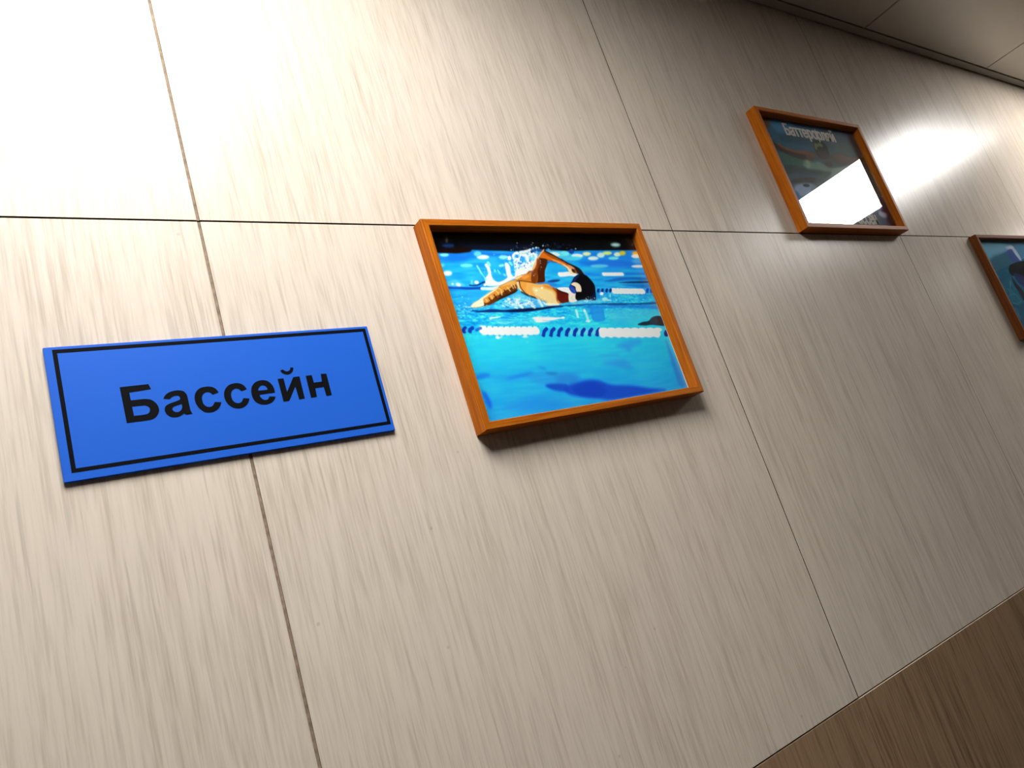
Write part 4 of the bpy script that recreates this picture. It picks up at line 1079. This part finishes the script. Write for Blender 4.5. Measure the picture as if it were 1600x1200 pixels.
 ('P',(20,110,195),0.4,[1177,1754,1174,1749,1170,1748,1166,1749,1167,1754,1170,1758,1174,1760,1177,1758],0.8,1),
 ('P',(235,242,248),0.4,[1186,1807,1179,1799,1170,1795,1164,1799,1165,1808,1171,1816,1180,1820,1186,1816],0.8,1),
 ('P',(235,242,248),0.4,[1084,1810,1080,1805,1076,1803,1073,1805,1073,1810,1076,1814,1081,1816,1084,1814],0.8,1),
 ('P',(235,242,248),0.4,[1284,1733,1278,1725,1270,1721,1264,1725,1264,1733,1270,1742,1279,1745,1284,1741],0.8,1),
 ('P',(235,242,248),0.4,[1182,1767,1174,1756,1163,1752,1155,1757,1155,1768,1163,1778,1174,1783,1182,1778],0.8,1),
 ('P',(80,185,232),0.4,[1249,1868,1243,1860,1234,1856,1228,1860,1228,1868,1235,1877,1243,1880,1249,1877],0.8,1),
 ('P',(20,110,195),0.4,[1278,1676,1274,1670,1267,1668,1262,1670,1263,1677,1267,1683,1274,1686,1279,1683],0.8,1),
 ('P',(30,130,205),0.4,[1215,1759,1208,1750,1199,1747,1193,1751,1193,1760,1199,1769,1209,1772,1215,1768],0.8,1),
 ('P',(80,185,232),0.4,[1268,1800,1262,1793,1255,1790,1250,1793,1250,1800,1255,1807,1263,1810,1268,1807],0.8,1),
 ('P',(20,110,195),0.4,[1151,1795,1143,1785,1133,1781,1126,1785,1126,1795,1133,1806,1144,1810,1151,1805],0.8,1),
 ('P',(80,185,232),0.4,[1235,1926,1232,1921,1227,1919,1224,1921,1224,1926,1227,1930,1232,1932,1235,1930],0.8,1),
 ('P',(30,130,205),0.4,[1129,1821,1125,1817,1121,1815,1117,1817,1117,1822,1121,1826,1126,1828,1129,1826],0.8,1),
 ('P',(235,242,248),0.4,[1065,1708,1060,1701,1053,1698,1049,1701,1049,1708,1054,1715,1061,1718,1065,1715],0.8,1),
 ('P',(30,130,205),0.4,[1168,1869,1161,1859,1151,1855,1144,1859,1144,1869,1151,1879,1161,1883,1168,1879],0.8,1),
 ('P',(235,242,248),0.4,[1112,1722,1105,1713,1096,1710,1090,1714,1091,1722,1097,1731,1106,1735,1112,1731],0.8,1),
 ('P',(80,185,232),0.4,[1091,1733,1084,1724,1075,1720,1068,1724,1068,1733,1075,1743,1084,1746,1091,1742],0.8,1),
 ('P',(20,110,195),0.4,[1320,1823,1312,1813,1301,1808,1293,1813,1293,1824,1301,1835,1312,1839,1320,1834],0.8,1),
 ('P',(235,242,248),0.4,[1229,1790,1222,1780,1211,1775,1203,1780,1203,1791,1211,1801,1222,1806,1230,1801],0.8,1),
 ('P',(80,185,232),0.4,[1269,1940,1266,1935,1261,1933,1258,1935,1258,1940,1261,1945,1266,1947,1269,1945],0.8,1),
 ('P',(45,125,205),4,[2134,719,2253,754,2494,771,2530,722,2377,698,2300,633,2250,673],0.55,1),
 ('P',(20,110,215),2.5,[166,572,242,595,321,579,295,551,173,542],0.85,1),
 ('P',(28,110,210),3,[510,520,642,536,812,550,839,523,721,504,573,497],0.75,1),
 ('P',(36,140,215),3,[237,580,564,521,550,484,306,534],0.5,1),
 ('P',(40,140,205),4,[747,525,1027,519,1403,471,1350,345,1061,362,846,419],0.6,1),
 ('P',(30,100,170),2.5,[1018,520,1148,507,1138,483,1055,492],0.6,1),
 ('P',(30,115,180),2,[941,593,1005,586,1039,550,993,555],0.5,1),
 ('P',(22,72,195),3.2,[1191,331,1327,365,1558,379,1701,353,1853,284,2158,238,2411,176,2649,126,2381,115,1828,111,1589,157,1359,206,1210,259],0.95,1),
 ('P',(22,70,190),2.5,[965,387,1049,392,1230,366,1222,288,1085,304,986,350],0.9,1),
 ('P',(18,60,185),3,[1307,317,1541,340,1679,304,1748,224,1619,168,1365,220],0.7,1),
 ('P',(40,120,205),4,[1176,472,1367,461,1465,400,1303,368,1123,398],0.5,1),
 ('P',(24,90,220),3,[176,406,220,385,242,278,219,236,191,255],0.85,1),
 ('P',(30,130,225),6,[464,249,749,289,1178,171,1156,118,607,153,382,214],0.6,1),
 ('P',(50,130,205),3.5,[1851,546,2169,558,2254,441,2121,455,1953,504],0.5,1),
 ('P',(45,140,210),3,[1841,642,2089,625,2103,596,1870,618],0.45,1),
 ('P',(40,110,195),3,[2956,735,2978,595,2988,344,2991,141,2903,151,2909,431],0.6,1),
]
ART_2 = [
 ('P',(92,52,18),5,[263,2143,629,2173,462,2007,323,1947],0.8,1),
 ('P',(52,118,160),9,[521,2101,1023,2162,1161,2042,699,1858,499,1967],0.8,1),
 ('P',(20,70,92),7,[621,1835,1221,1868,1609,1879,1532,1734,1010,1683,642,1706],0.8,1),
 ('P',(26,92,130),6,[446,1657,1010,1683,1439,1665,1443,1605,1019,1566,627,1617],0.7,1),
 ('P',(40,66,84),8,[1992,1996,2923,2096,3046,1816,2940,1677,1986,1655],0.7,1),
 ('P',(48,92,90),6,[2081,1787,2877,1864,2885,1673,2299,1590,1937,1619],0.6,1),
 ('P',(46,92,78),6,[365,1436,665,1419,965,1357,1262,1278,857,1262,500,1262,356,1293],0.85,1),
 ('P',(16,50,54),4,[372,1224,792,1228,1162,1197,1641,1173,1357,1094,603,1072,322,1052],0.9,1),
 ('P',(48,78,108),6,[429,1060,926,1108,1325,1048,980,997,511,995],0.8,1),
 ('P',(40,34,36),3,[352,943,875,1033,1399,994,1239,926,794,914,400,890],0.9,1),
 ('P',(150,170,205),4,[414,849,749,911,988,883,941,752,399,641,307,719],0.9,1),
 ('P',(40,110,180),4,[223,715,380,737,418,546,248,538],0.9,1),
 ('P',(20,24,36),2,[824,865,779,844,704,835,644,844,633,865,678,886,752,894,813,886],1,1),
 ('P',(100,112,120),5,[1050,972,1774,1197,2388,1379,2784,1473,2917,1246,2143,889,1302,698,806,745],0.6,1),
 ('P',(40,28,20),2,[316,1645,472,1603,656,1533,916,1542,1231,1556,1425,1514,1301,1399,1021,1376,744,1411,528,1464,347,1534],1,1),
 ('P',(138,72,44),2.2,[424,1655,612,1594,836,1550,1194,1568,1436,1530,1357,1448,1141,1489,886,1496,634,1531,463,1587],0.85,1),
 ('P',(96,70,56),3,[1152,1505,1473,1518,1348,1403,1139,1356],0.8,1),
 ('P',(74,50,40),3,[1844,1489,2067,1569,2423,1593,2713,1546,3000,1586,2961,1503,2573,1394,2130,1360,1899,1402],1,1),
 ('P',(106,68,50),2.5,[2005,1549,2311,1606,2539,1548,2910,1571,2648,1494,2214,1474],0.7,1),
 ('P',(60,34,32),3,[1639,1397,1874,1400,1805,1304,1635,1262],0.8,1),
 ('P',(22,26,24),2,[1577,1799,1786,1835,1915,1787,1935,1650,1869,1491,1673,1445,1523,1492,1491,1609],1,1),
 ('P',(104,128,84),2,[1579,1769,1732,1792,1816,1746,1781,1697,1669,1702,1564,1616,1525,1658],0.95,1),
 ('P',(30,36,26),1.2,[1711,1769,1681,1758,1642,1758,1616,1769,1618,1785,1648,1797,1688,1797,1714,1785],1,1),
 ('P',(18,18,16),1.5,[1754,1672,1717,1653,1650,1641,1592,1641,1577,1655,1614,1674,1681,1686,1740,1685],1,1),
 ('P',(48,30,24),3,[1553,1600,1798,1622,1831,1503,1600,1439,1499,1490],0.9,1),
 ('P',(122,152,132),4,[1078,1395,1221,1348,1446,1381,1620,1305,1807,1274,2094,1311,2234,1337,1849,1202,1531,1180,1255,1204,988,1199,913,1280],0.75,1),
 ('P',(150,172,150),3,[1080,1366,1151,1343,1111,1252,986,1228],0.7,1),
 ('P',(150,168,160),3,[1857,1278,2171,1317,2402,1365,2024,1214,1780,1107,1508,986,1391,950,1620,1112],0.75,1),
 ('P',(70,96,92),4,[1295,1134,1641,1173,1410,1010,1235,984],0.6,1),
 ('P',(24,40,86),8,[506,404,2380,740,3655,572,3221,58,-126,5],0.9,1),
 ('P',(175,178,205),5,[456,549,2011,829,2813,540,2604,451,1667,367,789,266],0.8,1),
 ('P',(205,200,225),4,[2904,338,2801,315,2689,335,2633,386,2665,440,2767,464,2879,444,2937,392],0.9,1),
 ('P',(38,24,70),4,[3016,479,2959,450,2868,436,2796,444,2785,471,2841,500,2932,515,3004,506],0.8,1),
 ('P',(14,14,30),8,[2959,491,3105,496,3095,138,2903,134],0.8,1),
 ('P',(30,60,80),6,[1216,202,1980,221,1878,89,1123,75],0.6,1),
]
ART_3 = [
 ('P',(104,166,192),4,[334,2112,1564,2099,1446,1956,384,1752,142,1856],0.9,1),
 ('P',(62,120,156),4,[1934,2082,2687,2103,2590,1805,2021,1736],0.9,1),
 ('P',(20,86,110),8,[454,1751,1387,1902,1400,1672,968,1451,412,1110],0.6,1),
 ('P',(120,150,185),2,[528,2026,1487,2063,1503,1973,848,1852],0.35,1),
 ('P',(42,70,140),2,[1388,1920,1716,1991,1848,1864,1961,1719,1438,1671,1403,1778],1,1),
 ('P',(170,182,205),2,[1448,2027,1777,2082,1873,2009,1927,1864,1942,1737,1862,1702,1750,1847,1706,1982,1503,1973],1,1),
 ('P',(215,200,200),1.5,[1847,2018,1786,2000,1679,1993,1589,2000,1568,2018,1628,2036,1735,2044,1826,2036],0.9,1),
 ('P',(4,4,8),1.2,[1005,1485,1211,1604,1542,1661,2059,1700,2586,1731,3654,1683,2930,1097,1804,1133,1390,1285,1205,1360,1021,1364],1,1),
 ('P',(30,44,94),2,[1169,1395,1374,1408,1712,1259,1458,1039,1165,1222],0.9,1),
 ('P',(4,10,22),1.5,[966,1348,1072,1173,1195,946,1009,783,906,1025],0.9,1),
 ('S',(88,156,172),2.4,1.2,[837,1232,657,1102,690,966],0.8),
 ('S',(88,156,172),2.4,1.2,[479,941,743,947,812,809],0.8),
 ('S',(88,156,172),2.4,1.2,[408,778,616,734,865,790],0.8),
 ('S',(88,156,172),2.4,1.2,[907,1093,941,990],0.8),
 ('S',(88,156,172),2.4,1.2,[406,547,439,447],0.8),
 ('S',(88,156,172),2.4,1.2,[516,1073,585,1003],0.8),
 ('P',(26,110,130),5,[516,1073,1013,987,864,722,512,740],0.5,1),
 ('P',(18,80,110),6,[511,640,1080,712,2170,483,1202,-300,381,-149],0.6,1),
]

# picture 1: front crawl swimmer
F1 = (0.2076, 0.5182, -0.2271, -0.0022, 0.0180)
root, W, H, ix, iz0, iz1 = make_frame(*F1, -0.25, 'orange wooden frame with a front crawl swimmer in bright blue water, beside the blue sign', M_WOOD)
cv = Canvas((W / 2 - ix) * 1000, (W / 2 + ix) * 1000, iz0 * 1000, iz1 * 1000, 460, 330)
gradient(cv, [(0, (38, 150, 232)), (30, (34, 166, 235)), (60, (36, 180, 236)), (85, (38, 196, 240)), (108, (38, 192, 238)), (128, (30, 168, 226)), (150, (30, 160, 225)), (175, (24, 160, 232)), (200, (26, 140, 222))])
n1 = vnoise(cv.X, cv.Z, 16, 2.6, 3) - 0.5
n2 = vnoise(cv.X, cv.Z, 5, 1.4, 4) - 0.5
n3 = vnoise(cv.X, cv.Z, 2.2, 1.5, 5) - 0.5
zone = np.exp(-((cv.Z - 122) / 20.0) ** 2)
tex = (n1 * np.where(cv.Z < 100, 14, 40) + n2 * 52 * zone + n3 * 56 * zone) + 12 * (vnoise(cv.X, cv.Z, 30, 14, 8) - 0.5)
cv.c += tex[..., None] * np.array([0.7, 1.0, 0.55])
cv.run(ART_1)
# small bright drops flung up by the arm and the kick
rng = np.random.default_rng(11)
for zx, zz, sx, sz, cnt, r0 in [(128.1, 185.5, 9.8, 9.3, 70, 0.8), (106.9, 180.2, 7.8, 9.9, 30, 0.7), (79.3, 166.8, 9.9, 5.6, 16, 0.6), (95.5, 133.1, 11.8, 3.1, 60, 0.8), (123.2, 133.3, 7.0, 3.2, 26, 0.7), (165.3, 199.1, 17.1, 2.2, 26, 0.6), (31.3, 133.9, 4.5, 4.4, 20, 0.6), (210.9, 131.7, 13.3, 3.9, 16, 0.5), (51.0, 131.7, 14.2, 2.0, 20, 0.6), (189.7, 131.1, 11.5, 1.5, 22, 0.7)]:
    for k in range(cnt):
        px, pz = rng.normal(zx, sx), rng.normal(zz, sz)
        r = r0 * rng.uniform(0.4, 1.2)
        cv.poly((225, 238, 247) if rng.random() < 0.7 else (20, 100, 190), 0.5, [(px - r, pz), (px, pz - r), (px + r, pz), (px, pz + r)], rng.uniform(0.35, 0.85))
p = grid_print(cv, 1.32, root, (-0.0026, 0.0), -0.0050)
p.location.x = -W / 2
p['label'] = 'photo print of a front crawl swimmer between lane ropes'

# picture 2: butterfly poster
F2 = (0.8846, 1.2000, 0.0002, 0.2228, 0.0185)
root, W, H, ix, iz0, iz1 = make_frame(*F2, 0.0, 'wooden frame with dark butterfly-stroke poster, highest on wall, glass mirroring a light', M_WOOD)
cv = Canvas((W / 2 - ix) * 1000, (W / 2 + ix) * 1000, iz0 * 1000, iz1 * 1000, 300, 220)
gradient(cv, [(0, (22, 44, 80)), (60, (70, 96, 112)), (110, (34, 84, 88)), (150, (32, 86, 92)), (185, (30, 88, 116)), (215, (30, 92, 130))])
tex = 22 * (vnoise(cv.X, cv.Z, 18, 6, 21) - 0.5) + 14 * (vnoise(cv.X, cv.Z, 6, 4, 22) - 0.5)
cv.c += tex[..., None] * np.array([0.8, 1.0, 0.9])
cv.run(ART_2)
p = grid_print(cv, 1.45, root, (0.0, 0.0), -0.0050)
p.location.x = -W / 2
p['label'] = 'dark teal poster of a butterfly swimmer with white lettering'
for body, size, (tx, tz, tw, trot) in (('Баттерооляй', 0.0320, (0.0821, 0.1849, 0.1527, 0.0004)), ('ассен', 0.0351, (0.1832, 0.0170, 0.0666, 0.0))):
    me = text_meshes(body, size, tw, 0.0026)
    t = link_obj('title', me, M_TITLE, p, (tx, -0.00515, tz))
    t.rotation_euler = (0, trot, 0)

# picture 3: breaststroke poster cut by the edge of the view
F3 = (1.4725, 1.7860, -0.2295, -0.0028, 0.0150)
root, W, H, ix, iz0, iz1 = make_frame(*F3, 0.0, 'dark wooden frame at the right edge with a blue underwater swimmer picture', M_WOOD_DARK)
cv = Canvas((W / 2 - ix) * 1000, (W / 2 + ix) * 1000, iz0 * 1000, iz1 * 1000, 300, 220)
gradient(cv, [(0, (20, 84, 120)), (100, (26, 96, 126)), (180, (34, 106, 136)), (225, (60, 128, 160))])
tex = 26 * (vnoise(cv.X, cv.Z, 14, 7, 31) - 0.5) + 16 * (vnoise(cv.X, cv.Z, 5, 4, 32) - 0.5)
cv.c += tex[..., None] * np.array([0.8, 1.0, 0.9])
cv.run(ART_3)
p = grid_print(cv, 1.35, root, (0.0, 0.0), -0.0050)
p.location.x = -W / 2
p['label'] = 'blue photo print of a swimmer in a black cap under water'

# ------------------------------------------------------------------ blue sign
SX0, SX1, SZ0, SZ1 = -0.1267, 0.1259, -0.2101, -0.1090
sign = empty('door_sign', ((SX0 + SX1) / 2, -0.0003, ZM + SZ0), 'blue plastic sign with black border reading Бассейн, left of the framed swimmer', 'sign')
SW, SH, ST = SX1 - SX0, SZ1 - SZ0, 0.0030
link_obj('plate', box_mesh(-SW / 2, SW / 2, -ST, 0, 0, SH, 0.0004, 2, 'plate'), M_BLUE, sign)
# border line: a raised printed rectangle
bo = (-0.12125 - SX0 - SW / 2, 0.1232 - SX0 - SW / 2, -0.2040 - SZ0, -0.1112 - SZ0)
bw = 0.0029
vs_, fs = [], []
for y in (-ST - 0.00012, -ST + 0.0001):
    for k in (0, bw):
        vs_ += [(bo[0] + k, y, bo[2] + k), (bo[1] - k, y, bo[2] + k), (bo[1] - k, y, bo[3] - k), (bo[0] + k, y, bo[3] - k)]
for q in range(4):
    r = (q + 1) % 4
    fs += [(q, r, 4 + r, 4 + q), (8 + q, 8 + r, r, q), (4 + q, 4 + r, 12 + r, 12 + q)]
b = link_obj('border_line', mesh_from(vs_, fs, 'border'), M_BLACK, sign)
b['label'] = 'thin black border line'

LETTERS = [
 [[-8224,6542,1,-6271,6565,1,-6158,6142,1,-7659,6053,1,-7646,5421,1,-7064,5422,0,-6609,5403,0,-6238,5259,0,-5963,4914,0,-5883,4440,0,-6082,4006,0,-6417,3779,0,-6817,3730,0,-8181,3721,1],[-7643,4926,1,-6948,4928,0,-6726,4888,0,-6537,4740,0,-6494,4542,0,-6589,4325,0,-6837,4207,0,-7629,4197,1]],
 [[-5435,5273,1,-5356,5438,0,-5135,5646,0,-4805,5783,0,-4352,5827,0,-3988,5735,0,-3822,5556,0,-3745,5308,0,-3731,4711,0,-3717,4117,0,-3623,3809,1,-4073,3774,1,-4219,3920,1,-4513,3746,0,-4829,3694,0,-5156,3760,0,-5416,4009,0,-5508,4350,0,-5407,4646,0,-5144,4806,0,-4716,4926,0,-4317,5051,1,-4273,5204,0,-4365,5365,0,-4597,5410,0,-4852,5316,0,-4995,5177,1],[-4260,4690,1,-4251,4453,0,-4359,4232,0,-4554,4095,0,-4758,4100,0,-4938,4233,0,-4955,4430,0,-4779,4563,0]],
 [[-1404,5302,1,-1875,5157,1,-2053,5361,0,-2329,5423,0,-2612,5248,0,-2723,4941,0,-2709,4539,0,-2545,4278,0,-2277,4182,0,-2045,4271,0,-1848,4547,1,-1363,4464,1,-1477,4216,0,-1711,3945,0,-2033,3769,0,-2430,3752,0,-2798,3874,0,-3112,4274,0,-3246,4689,0,-3237,5126,0,-3054,5543,0,-2683,5821,0,-2170,5882,0,-1789,5796,0,-1539,5583,0]],
 [[788,5325,1,350,5191,1,166,5400,0,-84,5463,0,-378,5300,0,-515,4988,0,-505,4577,0,-335,4310,0,-75,4214,0,169,4306,0,359,4590,1,832,4489,1,699,4216,0,474,3957,0,140,3797,0,-236,3786,0,-614,3939,0,-914,4284,0,-1047,4728,0,-1023,5132,0,-854,5522,0,-496,5829,0,-29,5921,0,371,5845,0,631,5636,0]],
 [[2953,4757,1,1668,4710,1,1739,4452,0,1926,4247,0,2173,4215,0,2321,4310,0,2430,4478,1,2929,4393,1,2748,4119,0,2399,3891,0,1961,3822,0,1488,3965,0,1179,4275,0,1069,4739,0,1112,5186,0,1285,5574,0,1637,5852,0,2163,5940,0,2600,5789,0,2866,5436,0,2955,5056,0],[1647,5067,1,1729,5294,0,1934,5466,0,2150,5482,0,2352,5335,0,2433,5059,1]],
 [[3424,5905,1,3919,5907,1,3949,4682,1,4751,5923,1,5292,5935,1,5286,3933,1,4806,3910,1,4743,5077,1,3951,3881,1,3473,3888,1],[3788,6615,1,4039,6697,1,4201,6534,0,4413,6488,0,4616,6600,0,4707,6804,1,4961,6778,1,4856,6480,0,4629,6267,0,4302,6198,0,3980,6336,0]],
 [[5833,5923,1,6363,5938,1,6387,5236,1,7113,5250,1,7173,5952,1,7678,5927,1,7679,3949,1,7190,3920,1,7154,4755,1,6394,4731,1,6347,3931,1,5835,3925,1]],
]
def contour(pts):
    """pts: flat x, z, corner triples in 0.01 mm; smooth runs become splines between corners"""
    a = np.reshape(pts, (-1, 3)).astype(float)
    xy = a[:, :2] / 100.0
    N = len(a)
    out = []
    for i in range(N):
        j = (i + 1) % N
        p0 = xy[i] if a[i, 2] else xy[i - 1]
        p3 = xy[j] if a[j, 2] else xy[(j + 1) % N]
        p1, p2 = xy[i], xy[j]
        if a[i, 2] and a[j, 2]:
            out.append(p1)
            continue
        for t in np.arange(5) / 5.0:
            out.append(0.5 * (2 * p1 + (p2 - p0) * t + (2 * p0 - 5 * p1 + 4 * p2 - p3) * t * t + (3 * p1 - p0 - 3 * p2 + p3) * t ** 3))
    return np.array(out) / 1000.0

def letter_mesh(contours):
    cu = bpy.data.curves.new('letter', 'CURVE')
    cu.dimensions = '2D'
    cu.fill_mode = 'BOTH'
    cu.extrude = 0.0001
    for c in contours:
        xy = contour(c)
        sp = cu.splines.new('POLY')
        sp.points.add(len(xy) - 1)
        for pt, (x, z) in zip(sp.points, xy):
            pt.co = (x, z, 0, 1)
        sp.use_cyclic_u = True
    ob = bpy.data.objects.new('tmp', cu)
    COL.objects.link(ob)
    dg = bpy.context.evaluated_depsgraph_get()
    me = bpy.data.meshes.new_from_object(ob.evaluated_get(dg))
    bpy.data.objects.remove(ob)
    for v in me.vertices:
        v.co = (v.co.x, -v.co.z, v.co.y)
    me.update()
    return me

for contours in LETTERS:
    link_obj('letter', letter_mesh(contours), M_BLACK, sign, (0, -ST - 0.0001, 0))

bpy.context.view_layer.update()
